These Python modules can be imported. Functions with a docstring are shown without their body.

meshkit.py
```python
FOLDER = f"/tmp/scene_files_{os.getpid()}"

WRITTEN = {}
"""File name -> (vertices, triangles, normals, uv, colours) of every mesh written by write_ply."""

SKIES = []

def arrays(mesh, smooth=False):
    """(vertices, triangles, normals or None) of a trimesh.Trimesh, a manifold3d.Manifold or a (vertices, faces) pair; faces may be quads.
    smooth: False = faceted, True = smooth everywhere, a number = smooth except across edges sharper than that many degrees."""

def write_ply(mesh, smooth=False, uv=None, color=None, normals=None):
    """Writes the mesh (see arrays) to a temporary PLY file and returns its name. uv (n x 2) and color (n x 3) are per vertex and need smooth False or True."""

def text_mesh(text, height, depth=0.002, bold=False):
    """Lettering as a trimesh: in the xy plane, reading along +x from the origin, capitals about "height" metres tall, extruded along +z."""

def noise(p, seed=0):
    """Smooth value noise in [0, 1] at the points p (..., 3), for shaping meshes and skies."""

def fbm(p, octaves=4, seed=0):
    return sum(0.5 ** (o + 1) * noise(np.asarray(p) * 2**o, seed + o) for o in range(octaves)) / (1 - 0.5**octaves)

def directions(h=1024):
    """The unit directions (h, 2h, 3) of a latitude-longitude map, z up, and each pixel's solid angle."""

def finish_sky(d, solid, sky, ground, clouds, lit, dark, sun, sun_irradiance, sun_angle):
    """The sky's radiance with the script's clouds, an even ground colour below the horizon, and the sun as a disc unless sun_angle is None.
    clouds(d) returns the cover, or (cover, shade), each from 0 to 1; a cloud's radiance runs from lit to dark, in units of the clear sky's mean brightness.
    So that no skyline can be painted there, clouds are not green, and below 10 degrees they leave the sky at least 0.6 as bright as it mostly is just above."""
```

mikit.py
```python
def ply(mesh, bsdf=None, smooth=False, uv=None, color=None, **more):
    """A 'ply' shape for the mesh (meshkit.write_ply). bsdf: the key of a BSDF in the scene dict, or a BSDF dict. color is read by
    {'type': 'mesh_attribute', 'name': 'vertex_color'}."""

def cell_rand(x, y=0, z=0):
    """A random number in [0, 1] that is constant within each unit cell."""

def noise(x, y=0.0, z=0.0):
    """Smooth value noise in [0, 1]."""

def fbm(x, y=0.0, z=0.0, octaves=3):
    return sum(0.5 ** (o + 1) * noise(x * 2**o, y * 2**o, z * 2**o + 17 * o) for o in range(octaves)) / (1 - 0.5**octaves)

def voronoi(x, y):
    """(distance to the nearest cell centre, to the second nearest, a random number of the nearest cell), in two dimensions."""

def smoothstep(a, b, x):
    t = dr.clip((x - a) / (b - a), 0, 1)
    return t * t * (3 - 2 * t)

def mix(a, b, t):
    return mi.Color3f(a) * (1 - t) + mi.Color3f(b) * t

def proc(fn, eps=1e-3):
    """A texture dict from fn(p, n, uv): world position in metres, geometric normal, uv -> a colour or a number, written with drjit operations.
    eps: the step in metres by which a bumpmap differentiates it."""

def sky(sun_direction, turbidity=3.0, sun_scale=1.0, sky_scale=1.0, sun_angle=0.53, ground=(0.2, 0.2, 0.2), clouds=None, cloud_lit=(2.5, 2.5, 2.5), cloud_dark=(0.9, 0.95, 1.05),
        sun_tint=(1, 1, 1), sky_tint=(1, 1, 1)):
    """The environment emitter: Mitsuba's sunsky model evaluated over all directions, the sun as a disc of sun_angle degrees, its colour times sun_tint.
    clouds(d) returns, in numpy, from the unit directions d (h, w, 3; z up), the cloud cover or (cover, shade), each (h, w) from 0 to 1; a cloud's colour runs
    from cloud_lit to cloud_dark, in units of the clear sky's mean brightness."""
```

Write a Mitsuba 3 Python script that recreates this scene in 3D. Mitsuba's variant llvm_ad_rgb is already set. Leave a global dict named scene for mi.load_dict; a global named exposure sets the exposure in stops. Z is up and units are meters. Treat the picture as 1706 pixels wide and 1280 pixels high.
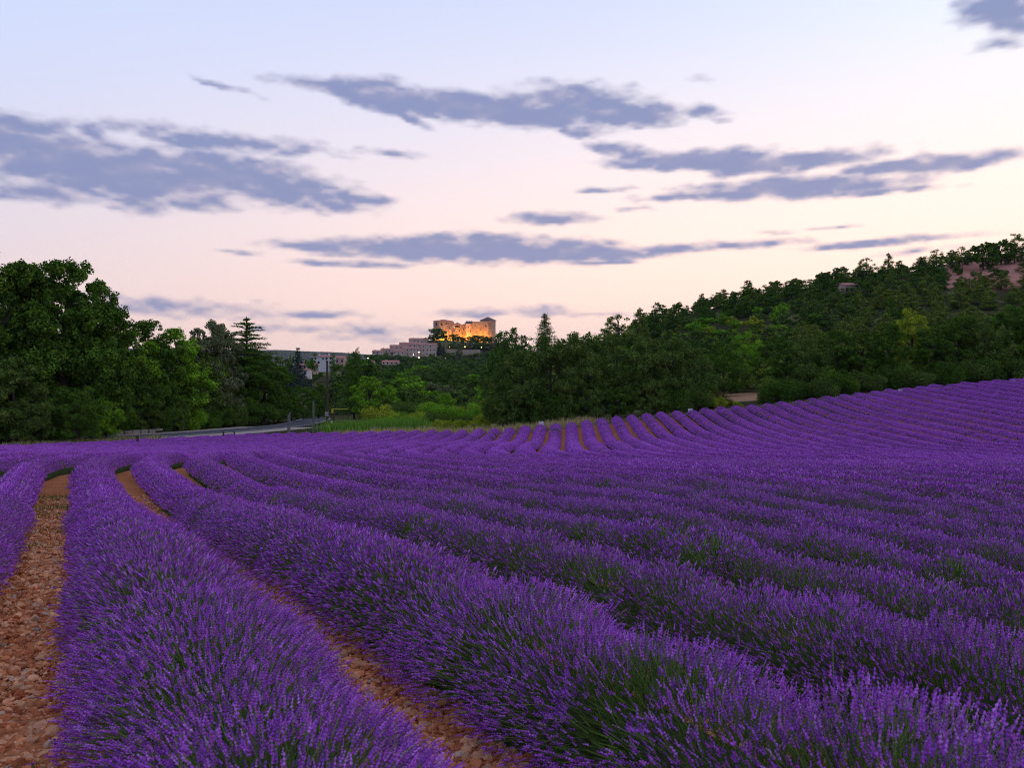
import math, random
import numpy as np, trimesh, mitsuba as mi, mikit, meshkit, manifold3d
from scipy.interpolate import RectBivariateSpline
from scipy.ndimage import gaussian_filter1d
from shapely.geometry import Polygon, LineString
import shapely

T = mi.ScalarTransform4f
scene, labels = {}, {}
rng = np.random.default_rng(7)
EYE = 1.80          # metres of the eye above the ground where the photographer stands
F0 = 1280.0         # focal length in photograph pixels

# ------------------------------------------------------------------ camera
scene['camera'] = {
    'type': 'thinlens', 'fov': 67.36, 'fov_axis': 'x', 'near_clip': 0.05, 'far_clip': 40000.0,
    'aperture_radius': 0.0035, 'focus_distance': 14.0,
    'to_world': T().look_at(origin=[0, 0, EYE], target=[0, 10, EYE], up=[0, 0, 1])}

# ------------------------------------------------------------------ sky after sunset
exposure = 3.15
SUN_AZ = math.radians(38)
SUN_EL = math.radians(30)


def azel(px, py):
    """Degrees of azimuth (0 = where the lens looks, clockwise) and elevation."""
    x, z = (px - 853) / F0, (640 - py) / F0
    return math.degrees(math.atan(x)), math.degrees(math.atan(z / math.hypot(1, x)))


# long evening clouds: centre (px of the photograph, only to read azimuth and elevation), half width, half height, slope, strength
CLOUDS = [
    (170, 285, 330, 50, .07, 1.3), (420, 305, 210, 42, .10, 1.2), (30, 235, 170, 40, .1, 1.0), (115, 222, 34, 20, 0, .9), (165, 226, 26, 20, 0, .8),
    (300, 228, 130, 20, .02, .9), (470, 245, 110, 15, .05, .65), (640, 257, 55, 9, .05, .7), (240, 340, 60, 24, 0, .9), (335, 340, 60, 20, 0, .9),
    (590, 328, 70, 9, 0, .9), (60, 320, 120, 20, 0, .8),
    (560, 150, 120, 17, .08, 1.1), (680, 168, 130, 30, .12, 1.2), (830, 188, 160, 30, .1, 1.3), (960, 176, 120, 36, .08, 1.2), (1060, 194, 80, 26, .1, 1.1),
    (990, 218, 60, 13, .1, .8), (1155, 190, 55, 15, .15, .9), (1200, 207, 26, 6, .1, .7), (695, 198, 30, 9, .3, .7),
    (1050, 250, 56, 15, .1, 1.1), (1180, 268, 160, 19, .05, 1.3), (1340, 272, 160, 18, 0, 1.3), (1530, 277, 150, 15, .01, 1.2), (1290, 318, 210, 20, 0, 1.25),
    (1130, 331, 90, 9, 0, 1.), (1460, 320, 110, 8, 0, 1.), (1250, 256, 46, 10, 0, .6),
    (790, 418, 250, 25, 0, 1.35), (620, 413, 150, 12, 0, 1.), (980, 422, 150, 15, 0, 1.1), (1140, 412, 80, 9, 0, .9), (580, 441, 90, 7, 0, .9), (420, 422, 40, 5, 0, .8),
    (1020, 436, 60, 5, 0, .8), (905, 366, 75, 13, 0, 1.1), (1010, 318, 42, 6, .05, .9), (1250, 408, 100, 7, 0, .8), (1490, 404, 170, 8, 0, 1.), (1290, 388, 40, 5, .05, .6),
    (1380, 380, 50, 3, 0, .5), (1530, 420, 90, 5, -.02, .6), (380, 145, 46, 7, .15, .7), (60, 192, 30, 5, 0, .4), (1165, 127, 25, 5, .1, .4), (1530, 242, 30, 4, 0, .5),
    (310, 515, 190, 17, .03, .55), (535, 525, 80, 7, 0, .75), (480, 548, 90, 7, 0, .6), (815, 522, 80, 8, -.02, .75), (900, 519, 60, 9, 0, .6), (650, 553, 110, 12, .02, .5),
    (990, 524, 60, 4, 0, .5), (620, 566, 80, 6, .02, .45), (1695, 28, 90, 42, .2, 1.), (1680, 70, 50, 16, .1, .7), (1040, 350, 30, 4, 0, .45)]


def clouds(d):
    az = np.degrees(np.arctan2(d[..., 0], d[..., 1]))
    el = np.degrees(np.arcsin(np.clip(d[..., 2], -1, 1)))
    # domain warp: ragged, wind-drawn edges
    q = d * np.array([1, 1, 2.6]) * 9.0
    w1 = meshkit.fbm(q, 5, 3) - .5
    w2 = meshkit.fbm(q + 31.7, 5, 9) - .5
    fine = meshkit.fbm(d * np.array([1, 1, 2.2]) * 48.0, 5, 5) - .5
    w3 = meshkit.fbm(d * np.array([1, 1, 2.2]) * 26.0 + 7.1, 4, 15) - .5
    k = .35 + np.clip(el, 0, 26) / 30
    azw, elw = az + 4.0 * w1 + 1.6 * w3, el + (.7 * w2 + .7 * w3) * k
    dens = np.full(az.shape, -1.0)
    items = []
    for px, py, hw, hh, sl, st in CLOUDS:
        a, e = azel(px, py)
        a2, _ = azel(px + hw, py)
        a0, _ = azel(px - hw, py)
        _, e2 = azel(px, py - hh)
        items.append((a, e, (a2 - a0) / 2, abs(e2 - e), sl, st))
    r = np.random.default_rng(11)               # the rest of the sky carries the same kind of cloud
    while len(items) < len(CLOUDS) + 90:
        a, e = r.uniform(-180, 180), r.uniform(2, 55)
        if abs(a) < 42 and e < 30:
            continue
        items.append((a, e, r.uniform(2, 11), r.uniform(.3, 1.6), r.uniform(-.1, .1), r.uniform(.7, 1.2)))
    for a, e, ha, he, sl, st in items:
        da = (azw - a + 180) % 360 - 180
        de = elw - e + da * sl
        # flat underside, humped top
        k = np.where(de > 0, 1.0, 1.35)
        v = st * (1.15 - (da / (ha * 1.1)) ** 2 - (k * de / (he * 1.2)) ** 2)
        dens = np.maximum(dens, np.where(v > -1, v + .12 * np.maximum(dens, 0), -1))
    dens = dens + 1.9 * fine + .6 * w2 + .6 * w3 - .03
    t = np.clip((dens + .12) / 1.15, 0, 1)
    cc = .95 * t ** 1.15 * (1 + .15 * (1 - t))
    cc = np.clip(cc, 0, .90)
    core = np.clip((dens - .25) / .9, 0, 1)
    # the thin bright veil of evening air, fading from peach low down to blue overhead
    raw = (d[..., 0] * math.sin(SUN_AZ) + d[..., 1] * math.cos(SUN_AZ)) / np.maximum(np.hypot(d[..., 0], d[..., 1]), 1e-6)
    c = np.clip(raw, 0, 1)
    away = np.clip((.15 - raw) / .9, 0, 1) * np.clip((1.35 - np.radians(el)) / .6, 0, 1)     # the side of the sky that night comes from
    e = np.clip(np.radians(el), 0, .62) / .45
    g = np.exp(-e * .45 / .12)
    C = 1 / (1 + np.exp(-(4.545 + .613 * c - 3.209 * e - .02 * c * e + 1.358 * e * e + .85 * g + 5.496 * c * g)))
    S = 1 / (1 + np.exp(-(5.326 - 2.117 * c + 1.04 * e + 1.609 * c * e - .42 * e * e - .35 * g + 2.604 * c * g)))
    S = 1 - (1 - S) / .05
    C, S = C + (1 - C) * .5 * away, S + (1 - S) * .6 * away
    Sc = np.clip(.972 + .026 * core + .035 * w3 + .03 * fine, .94, 1)
    cover = 1 - (1 - C) * (1 - cc)
    shade = (C * (1 - cc) * S + cc * Sc) / np.maximum(cover, 1e-6)
    return cover, shade


DARK = np.array([.04504, .05529, .10332])
LIT = DARK + .05 * (np.array([24.8, 15.3, 6.6]) - DARK)
scene['sky'] = mikit.sky([math.sin(SUN_AZ) * math.cos(SUN_EL), math.cos(SUN_AZ) * math.cos(SUN_EL), math.sin(SUN_EL)], 2.0, sun_scale=0.0, sky_scale=6.95,
                         ground=(.06, .05, .06), clouds=clouds, cloud_lit=tuple(LIT), cloud_dark=tuple(DARK), sky_tint=(.582, 1.286, 1.336))

# ------------------------------------------------------------------ helpers
used = {}


def numbered(name):
    n = used.get(name, 0)
    used[name] = n + 1
    return name if n == 0 else f'{name}_{n:03d}'


def tag(key, label, cat=None, group=None, kind=None):
    d = {'label': label} if label else {}
    if cat:
        d['category'] = cat
    if group:
        d['group'] = group
    if kind:
        d['kind'] = kind
    labels[key] = d


def put(key, mesh, bsdf, smooth=False, color=None, **more):
    while key in scene:
        base, _, num = key.rpartition('_')
        key = f'{base}_{int(num) + 1:03d}' if num.isdigit() and len(num) == 3 else key + '_001'
    scene[key] = mikit.ply(mesh, bsdf, smooth=smooth, color=color, **more)
    return key


def rgb(v):
    return {'type': 'rgb', 'value': list(map(float, v))}


def matte(name, c):
    scene[name] = {'type': 'twosided', 'nested': {'type': 'diffuse', 'reflectance': rgb(c) if not isinstance(c, dict) else c}}
    return name


VC = {'type': 'mesh_attribute', 'name': 'vertex_color'}
matte('leaf_matter', VC)
scene['petal_matter'] = {'type': 'twosided', 'nested': {'type': 'principled', 'base_color': VC, 'roughness': .75, 'specular': .25, 'sheen': .3}}


def P(*c):
    return lambda p, n, uv: mikit.mix(c[0], c[1], mikit.fbm(p.x * c[2], p.y * c[2], p.z * c[2], 3))


def proc_matte(name, fn):
    return matte(name, mikit.proc(fn))


def box(x0, x1, y0, y1, z0, z1):
    m = trimesh.creation.box((x1 - x0, y1 - y0, z1 - z0))
    m.apply_translation(((x0 + x1) / 2, (y0 + y1) / 2, (z0 + z1) / 2))
    return m


def cat(ms):
    return trimesh.util.concatenate(ms)


def tube(pts, rad, sides=8, cap=True):
    p = np.asarray(pts, float)
    r = np.broadcast_to(np.asarray(rad, float), (len(p),))
    t = np.gradient(p, axis=0)
    t /= np.linalg.norm(t, axis=1, keepdims=True) + 1e-12
    up = np.where(np.abs(t[:, 2:]) < .9, [[0, 0, 1.]], [[1., 0, 0]])
    a = np.cross(t, up)
    a /= np.linalg.norm(a, axis=1, keepdims=True)
    b = np.cross(t, a)
    an = np.arange(sides) * 2 * np.pi / sides
    v = p[:, None] + r[:, None, None] * (np.cos(an)[None, :, None] * a[:, None] + np.sin(an)[None, :, None] * b[:, None])
    v = v.reshape(-1, 3)
    f = []
    for i in range(len(p) - 1):
        for j in range(sides):
            k = (j + 1) % sides
            f += [[i * sides + j, i * sides + k, (i + 1) * sides + k], [i * sides + j, (i + 1) * sides + k, (i + 1) * sides + j]]
    if cap:
        for end, s in ((0, 0), (len(p) - 1, 1)):
            c = len(v)
            v = np.vstack([v, p[end]])
            for j in range(sides):
                k = (j + 1) % sides
                q = [end * sides + j, end * sides + k, c]
                f.append(q if s else q[::-1])
    return trimesh.Trimesh(v, f, process=False)


def frames(d, r):
    """Rotation matrices (n,3,3) whose third column is d, spun at random."""
    d = d / np.linalg.norm(d, axis=1, keepdims=True)
    a = np.cross(d, r.normal(size=d.shape))
    a /= np.linalg.norm(a, axis=1, keepdims=True) + 1e-12
    return np.stack([a, np.cross(d, a), d], 2)


def stamp(v0, f0, R, pos, col, shade=None):
    """Copies of a small mesh under rotations*scale R (n,3,3) at pos, one colour each."""
    n, m = len(pos), len(v0)
    v = (np.einsum('nij,mj->nmi', R, v0) + pos[:, None]).reshape(-1, 3)
    f = (f0[None] + (np.arange(n) * m)[:, None, None]).reshape(-1, 3)
    c = np.repeat(col[:, None], m, 1)
    if shade is not None:
        c = c * shade[None, :, None]
    return v, f, c.reshape(-1, 3)


def leaf_quads(pos, nrm, size, col, r, aspect=1.0):
    R = frames(nrm, r)
    s = size * r.uniform(.65, 1.35, len(pos))
    v0 = np.array([[-.5, 0, 0], [0, -.42 * aspect, .06], [.5, 0, 0], [0, .42 * aspect, -.04]])
    f0 = np.array([[0, 1, 2], [0, 2, 3]])
    return stamp(v0, f0, R * s[:, None, None], pos, col)


def join(parts):
    v, f, c, at = [], [], [], 0
    for a, b, d in parts:
        v.append(a)
        f.append(b + at)
        c.append(d)
        at += len(a)
    return np.vstack(v), np.vstack(f), np.vstack(c)


# ------------------------------------------------------------------ the lie of the land
XS = np.arange(-60, 81, 10.0)
YS = np.array([-5, 0, 5, 10, 15, 20, 25, 30, 35, 40, 45, 50, 55, 60, 65, 70, 75, 80, 85, 90, 95, 100.])
ZT = np.array([[0.00,0.16,0.25,0.20,-0.07,-0.98,-1.49,-1.73,-2.21,-2.18,-2.01,-1.74,-1.37,-0.91,-0.38],
[-0.35,-0.18,-0.06,-0.09,-0.35,-1.43,-1.88,-2.11,-2.67,-2.49,-2.29,-2.00,-1.60,-1.10,-0.54],
[-0.73,-0.56,-0.43,-0.40,-0.79,-1.90,-2.21,-2.57,-3.09,-2.75,-2.54,-2.23,-1.81,-1.28,-0.68],
[-1.15,-0.99,-0.86,-0.81,-1.38,-2.43,-2.52,-2.91,-3.34,-2.93,-2.77,-2.46,-2.00,-1.43,-0.79],
[-1.61,-1.47,-1.39,-1.39,-2.09,-3.00,-2.88,-3.02,-3.29,-3.09,-3.00,-2.68,-2.18,-1.56,-0.88],
[-2.09,-2.00,-1.99,-2.09,-2.79,-3.46,-3.21,-3.10,-3.24,-3.28,-3.24,-2.89,-2.34,-1.67,-0.95],
[-2.58,-2.56,-2.62,-2.86,-3.34,-3.65,-3.50,-3.40,-3.45,-3.55,-3.51,-3.10,-2.47,-1.74,-0.98],
[-3.08,-3.11,-3.22,-3.55,-3.76,-3.76,-3.81,-3.84,-3.84,-3.92,-3.81,-3.29,-2.57,-1.78,-0.98],
[-3.57,-3.63,-3.77,-4.03,-4.10,-4.01,-4.17,-4.30,-4.28,-4.34,-4.11,-3.45,-2.62,-1.77,-0.94],
[-4.04,-4.13,-4.26,-4.41,-4.44,-4.37,-4.54,-4.68,-4.66,-4.70,-4.35,-3.52,-2.61,-1.71,-0.86],
[-4.48,-4.58,-4.70,-4.78,-4.82,-4.78,-4.84,-4.90,-4.90,-4.91,-4.43,-3.49,-2.52,-1.60,-0.75],
[-4.88,-4.99,-5.09,-5.12,-5.17,-5.13,-5.06,-5.04,-5.04,-4.95,-4.34,-3.35,-2.36,-1.44,-0.59],
[-5.25,-5.36,-5.44,-5.44,-5.43,-5.35,-5.24,-5.19,-5.15,-4.85,-4.08,-3.09,-2.13,-1.23,-0.40],
[-5.57,-5.67,-5.73,-5.71,-5.65,-5.54,-5.48,-5.38,-5.22,-4.71,-3.76,-2.78,-1.85,-0.98,-0.18],
[-5.86,-5.93,-5.96,-5.93,-5.86,-5.78,-5.83,-5.59,-5.23,-4.60,-3.48,-2.45,-1.54,-0.70,0.05],
[-6.10,-6.15,-6.15,-6.11,-6.04,-6.01,-6.14,-5.73,-5.16,-4.49,-3.23,-2.13,-1.22,-0.42,0.30],
[-6.32,-6.33,-6.31,-6.24,-6.16,-6.14,-6.25,-5.68,-4.99,-4.29,-2.98,-1.82,-0.89,-0.13,0.55],
[-6.51,-6.49,-6.44,-6.34,-6.23,-6.17,-6.16,-5.45,-4.69,-3.97,-2.66,-1.49,-0.57,0.15,0.78],
[-6.67,-6.63,-6.54,-6.42,-6.26,-6.15,-5.95,-5.10,-4.28,-3.51,-2.25,-1.13,-0.27,0.40,1.00],
[-6.81,-6.74,-6.63,-6.48,-6.28,-6.10,-5.75,-4.81,-3.92,-3.07,-1.86,-0.81,-0.01,0.62,1.19],
[-6.94,-6.84,-6.71,-6.52,-6.30,-6.06,-5.65,-4.75,-3.76,-2.78,-1.61,-0.60,0.18,0.80,1.35],
[-7.05,-6.93,-6.77,-6.56,-6.32,-6.03,-5.61,-4.78,-3.72,-2.62,-1.48,-0.48,0.30,0.93,1.48]])
ZT = ZT - .15 * np.outer(np.clip((YS - 48) / 18, 0, 1), np.clip((-10 - XS) / 18, 0, 1))
SPL = RectBivariateSpline(YS, XS, ZT, s=0)


def field_z(x, y):
    return SPL.ev(np.clip(y, -5, 100), np.clip(x, -60, 80)) + EYE


def sst(a, b, x):
    t = np.clip((x - a) / (b - a), 0, 1)
    return t * t * (3 - 2 * t)


RX = [-400, -120, -30, 0, 40, 66, 100, 142, 165, 200, 225, 300, 420, 800]
RZ = [-2, -2, 3, 8, 16, 27, 36.5, 44.0, 48.0, 54.5, 58.5, 66, 74, 90]
CY = [90, 100, 200, 300, 450, 600, 750, 1000, 1600, 3000]
CZ = [-6.2, -6.3, -6.3, -4.5, 1, 8, 15, 14, 10, 20]


FIELD = Polygon([(-72, -6), (-60, 40), (-52, 60), (-46, 66), (-40.5, 75.5), (-36.5, 84), (-31, 90), (-21, 88.5), (-8, 87.5), (6, 88.5), (20, 90.5), (40, 89.5), (60, 89), (78, 88.5), (78, -6)])
shapely.prepare(FIELD)
ROAD_PTS = [(-120, 40), (-85, 58), (-62, 70), (-47.5, 81), (-41, 91), (-36.8, 103), (-34.0, 117), (-34.2, 129), (-36.5, 143), (-43, 162), (-56, 190)]
ROAD_LINE = LineString(ROAD_PTS)


def land_z(x, y):
    shp = np.shape(x)
    x, y = np.atleast_1d(np.asarray(x, float)), np.atleast_1d(np.asarray(y, float))
    zf = field_z(x, y)
    yy = np.maximum(y, 90)
    valley = np.interp(yy, CY, CZ) + EYE
    s = sst(92, 150, y)
    base = zf * (1 - s) + valley * s
    ridge = np.interp(x, RX, RZ) + EYE
    t = np.clip((y - 96) / 236, 0, 1)
    up = t ** 1.15 * sst(-60, 30, x)
    hill = base * (1 - up) + np.maximum(ridge, base) * up
    zr = np.where(x > -60, np.where(y > 96, zf * (1 - t) ** 2 + hill * (1 - (1 - t) ** 2), zf), base)
    w = sst(-60, 10, x)
    z = base * (1 - w) + zr * w
    fade = sst(420, 1500, y)
    z = z * (1 - fade) + (valley + 2) * fade
    bump = 27 * np.exp(-((x + 52) / 62) ** 2 - ((y - 842) / 55) ** 2) + 11 * np.exp(-((x + 110) / 60) ** 2 - ((y - 800) / 60) ** 2)
    z = z + bump
    # the levelled castle court and the terrace below it
    for lv, x0, x1, y0, y1 in ((35.6, -76, -12, 789.5, 860), (44.0, -94, -9, 803, 872)):
        w = sst(x0 - 8, x0, x) * sst(x1 + 10, x1, x) * sst(y0 - (1 if lv < 40 else 9), y0 + 1, y) * sst(y1 + 40, y1, y)
        z = np.where(z < lv + EYE, z * (1 - w) + (lv + EYE) * w, z)
    near = (y > 35) & (y < 190) & (x < -8) & (x > -130)
    if near.any():
        pt = shapely.points(x[near], y[near])
        w = np.exp(-(np.maximum(shapely.distance(pt, ROAD_LINE) - 7.0, 0) / 6.0) ** 2) * sst(0, 2.5, shapely.distance(pt, FIELD))
        z = z.copy()
        z[near] = z[near] * (1 - w) + (np.interp(y[near], [75, 95, 120], [-5.95, -6.2, -6.45]) + EYE) * w
    p = np.stack([x / 40, y / 40, np.zeros_like(x)], -1)
    z = z + (meshkit.fbm(p, 3, 2) - .5) * 5 * sst(110, 200, y)
    # far blue hills closing the horizon
    rr = np.hypot(x, y)
    az = np.arctan2(x, y)
    h = 165 + 95 * meshkit.fbm(np.stack([np.cos(az) * 6, np.sin(az) * 6, az * 0], -1), 4, 21)
    z = z + h * sst(4200, 6200, rr)
    return z.reshape(shp)




def in_field(x, y, grow=0.0):
    return shapely.contains_xy(FIELD.buffer(grow), x, y)


# ------------------------------------------------------------------ ground materials
N, FB, MIX, SM = mikit.noise, mikit.fbm, mikit.mix, mikit.smoothstep


def soil_fn(p, n, uv):
    a = FB(p.x * 1.3, p.y * 1.3, 0, 3)
    b = N(p.x * 31, p.y * 31, 0)
    c = MIX((.37, .130, .052), (.54, .215, .095), a)
    return MIX(c, (.20, .085, .045), .55 * SM(.55, .8, b))


def land_fn(p, n, uv):
    a = FB(p.x * .08, p.y * .08, 0, 3)
    b = FB(p.x * 1.7, p.y * 1.7, 0, 2)
    floor = MIX((.035, .04, .018), (.07, .065, .03), b)
    grass = MIX((.06, .085, .025), (.20, .17, .075), b)
    c = MIX(floor, grass, SM(.52, .66, a))
    red = MIX((.40, .17, .12), (.52, .26, .20), FB(p.x * .5, p.y * .5, p.z * .5, 3))
    g = (N(p.x * .11, p.y * .11, 3) - .5) * 14
    inred = SM(32, 24, mi.Float(((p.x - 192) ** 2) ** .5 + g)) * SM(32, 25, mi.Float(((p.y - 304) ** 2) ** .5 + g))
    c = MIX(c, red, inred)
    bare = MIX((.30, .17, .09), (.40, .25, .14), b)
    inb = SM(8.5, 6.5, mi.Float((((p.x - 37.5) ** 2 + ((p.y - 120) * .38) ** 2)) ** .5 + g * .2))
    return MIX(c, bare, inb)


proc_matte('soil_matter', soil_fn)
scene['soil_rough'] = {'type': 'bumpmap', 'arbitrary': mikit.proc(lambda p, n, uv: FB(p.x * 22, p.y * 22, 0, 3), 4e-3), 'scale': .035,
                       'bsdf': {'type': 'twosided', 'nested': {'type': 'diffuse', 'reflectance': mikit.proc(soil_fn)}}}
proc_matte('land_matter', land_fn)
proc_matte('far_matter', lambda p, n, uv: MIX((.03, .04, .025), (.055, .06, .035), FB(p.x * .004, p.y * .004, 0, 4)))


def grid_mesh(xs, ys, zf):
    X, Y = np.meshgrid(xs, ys)
    Z = zf(X.ravel(), Y.ravel())
    v = np.c_[X.ravel(), Y.ravel(), Z]
    nx = len(xs)
    i, j = np.meshgrid(np.arange(len(ys) - 1), np.arange(nx - 1), indexing='ij')
    a = (i * nx + j).ravel()
    f = np.vstack([np.c_[a, a + 1, a + nx + 1], np.c_[a, a + nx + 1, a + nx]])
    return v, f


# the sheet of land: fine near the field, coarse to the horizon
def land_sheet():
    def warp(n, near, far, k):
        t = np.linspace(-1, 1, n)
        return np.sign(t) * (near * np.abs(t) + (far - near) * np.abs(t) ** k)
    xs = warp(361, 520, 8900, 6.0)
    ys = np.r_[-np.geomspace(8900, 30, 40), np.arange(-25, 130, 2.5), np.arange(130, 420, 5.0), np.arange(420, 760, 9.0), np.arange(760, 900, 2.0), np.arange(900, 1000, 9.0), np.geomspace(1010, 8900, 70)]

    def z(x, y):
        return land_z(x, y) - np.where(in_field(x, y, -1.2), .35, 0.0)
    return grid_mesh(xs, ys, z)


put('terrain', land_sheet(), 'land_matter', smooth=True)
tag('terrain', None, kind='structure')


def soil_sheet():
    v, f = grid_mesh(np.arange(-72, 78.1, .5), np.arange(-4, 91, .5), lambda x, y: field_z(x, y) + .05 + .05 * (meshkit.fbm(np.c_[x * .9, y * .9, x * 0], 3, 4) - .5))
    c = v[f].mean(1)
    f = f[in_field(c[:, 0], c[:, 1], .4)]
    return v, f


put('field_soil', soil_sheet(), 'soil_rough', smooth=True)
tag('field_soil', None, kind='structure')


def soil_z(x, y):
    return field_z(x, y) + .05


# ------------------------------------------------------------------ lavender rows
W = 1.75
TH1, TH2, A1, K15, KO = -0.52534, 0.06985, 0.18, 15.14, 28.0
n1 = np.array([math.cos(TH1), -math.sin(TH1)])
t1 = np.array([math.sin(TH1), math.cos(TH1)])
n2 = np.array([math.cos(TH2), -math.sin(TH2)])
t2 = np.array([math.sin(TH2), math.cos(TH2)])
OC = np.linalg.solve(np.array([n1, n2]), [A1 + (KO - 1) * W, (KO - K15) * W])


def row_curve(Fv, step=.55):
    """Plan points of the line a distance (KO - Fv) rows from the centre of the bend: straight, arc, straight."""
    R = (KO - Fv) * W
    if R > 0:
        near = OC - n1 * R + t1 * np.arange(-110, 0, step)[:, None]
        th = np.linspace(TH1, TH2, max(2, int(R * (TH2 - TH1) / step)))
        arc = OC - R * np.c_[np.cos(th), -np.sin(th)]
        far = OC - n2 * R + t2 * np.arange(step, 120, step)[:, None]
        p = np.vstack([near, arc, far])
    else:
        cn = OC + np.linalg.solve(np.array([n1, n2]), [-R, -R])
        p = np.vstack([cn + t1 * np.arange(-140, 0, step)[:, None], cn + t2 * np.arange(0, 130, step)[:, None]])
    L = LineString(p)
    p = np.array([q.coords[0] for q in L.interpolate(np.arange(0, L.length, step))])
    return gaussian_filter1d(p, 1.6 / step, axis=0, mode='nearest')


SPIKE_HI = None


def spike_mesh(whorls, sides, r):
    """A lavender flower head along +z, one unit long: a stack of swollen whorls."""
    v, f = [], []
    z = 0.0
    for k in range(whorls):
        h = 1.0 / whorls
        rad = .17 * (1.0 - .45 * (k / max(whorls - 1, 1)) ** 1.5) * r.uniform(.85, 1.15)
        z0, z1 = k * h - .02, (k + 1) * h + .03
        b = len(v)
        v.append([0, 0, z0])
        for j in range(sides):
            a = 2 * np.pi * j / sides + k * .6
            q = rad * r.uniform(.8, 1.25)
            v.append([q * math.cos(a), q * math.sin(a), z0 + h * (.5 + r.uniform(-.12, .12))])
        v.append([0, 0, z1])
        for j in range(sides):
            m = (j + 1) % sides
            f += [[b, b + 1 + m, b + 1 + j], [b + sides + 1, b + 1 + j, b + 1 + m]]
    return np.array(v), np.array(f)


PET = np.array([[.38, .082, .54], [.445, .118, .62], [.305, .062, .49], [.505, .18, .65], [.405, .080, .46], [.235, .047, .35]])
SPENT = np.array([[.30, .20, .26], [.26, .17, .17], [.34, .24, .36]])
GRN = np.array([[.14, .235, .05], [.20, .31, .05], [.12, .19, .055], [.25, .26, .11], [.21, .17, .16]])


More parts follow.
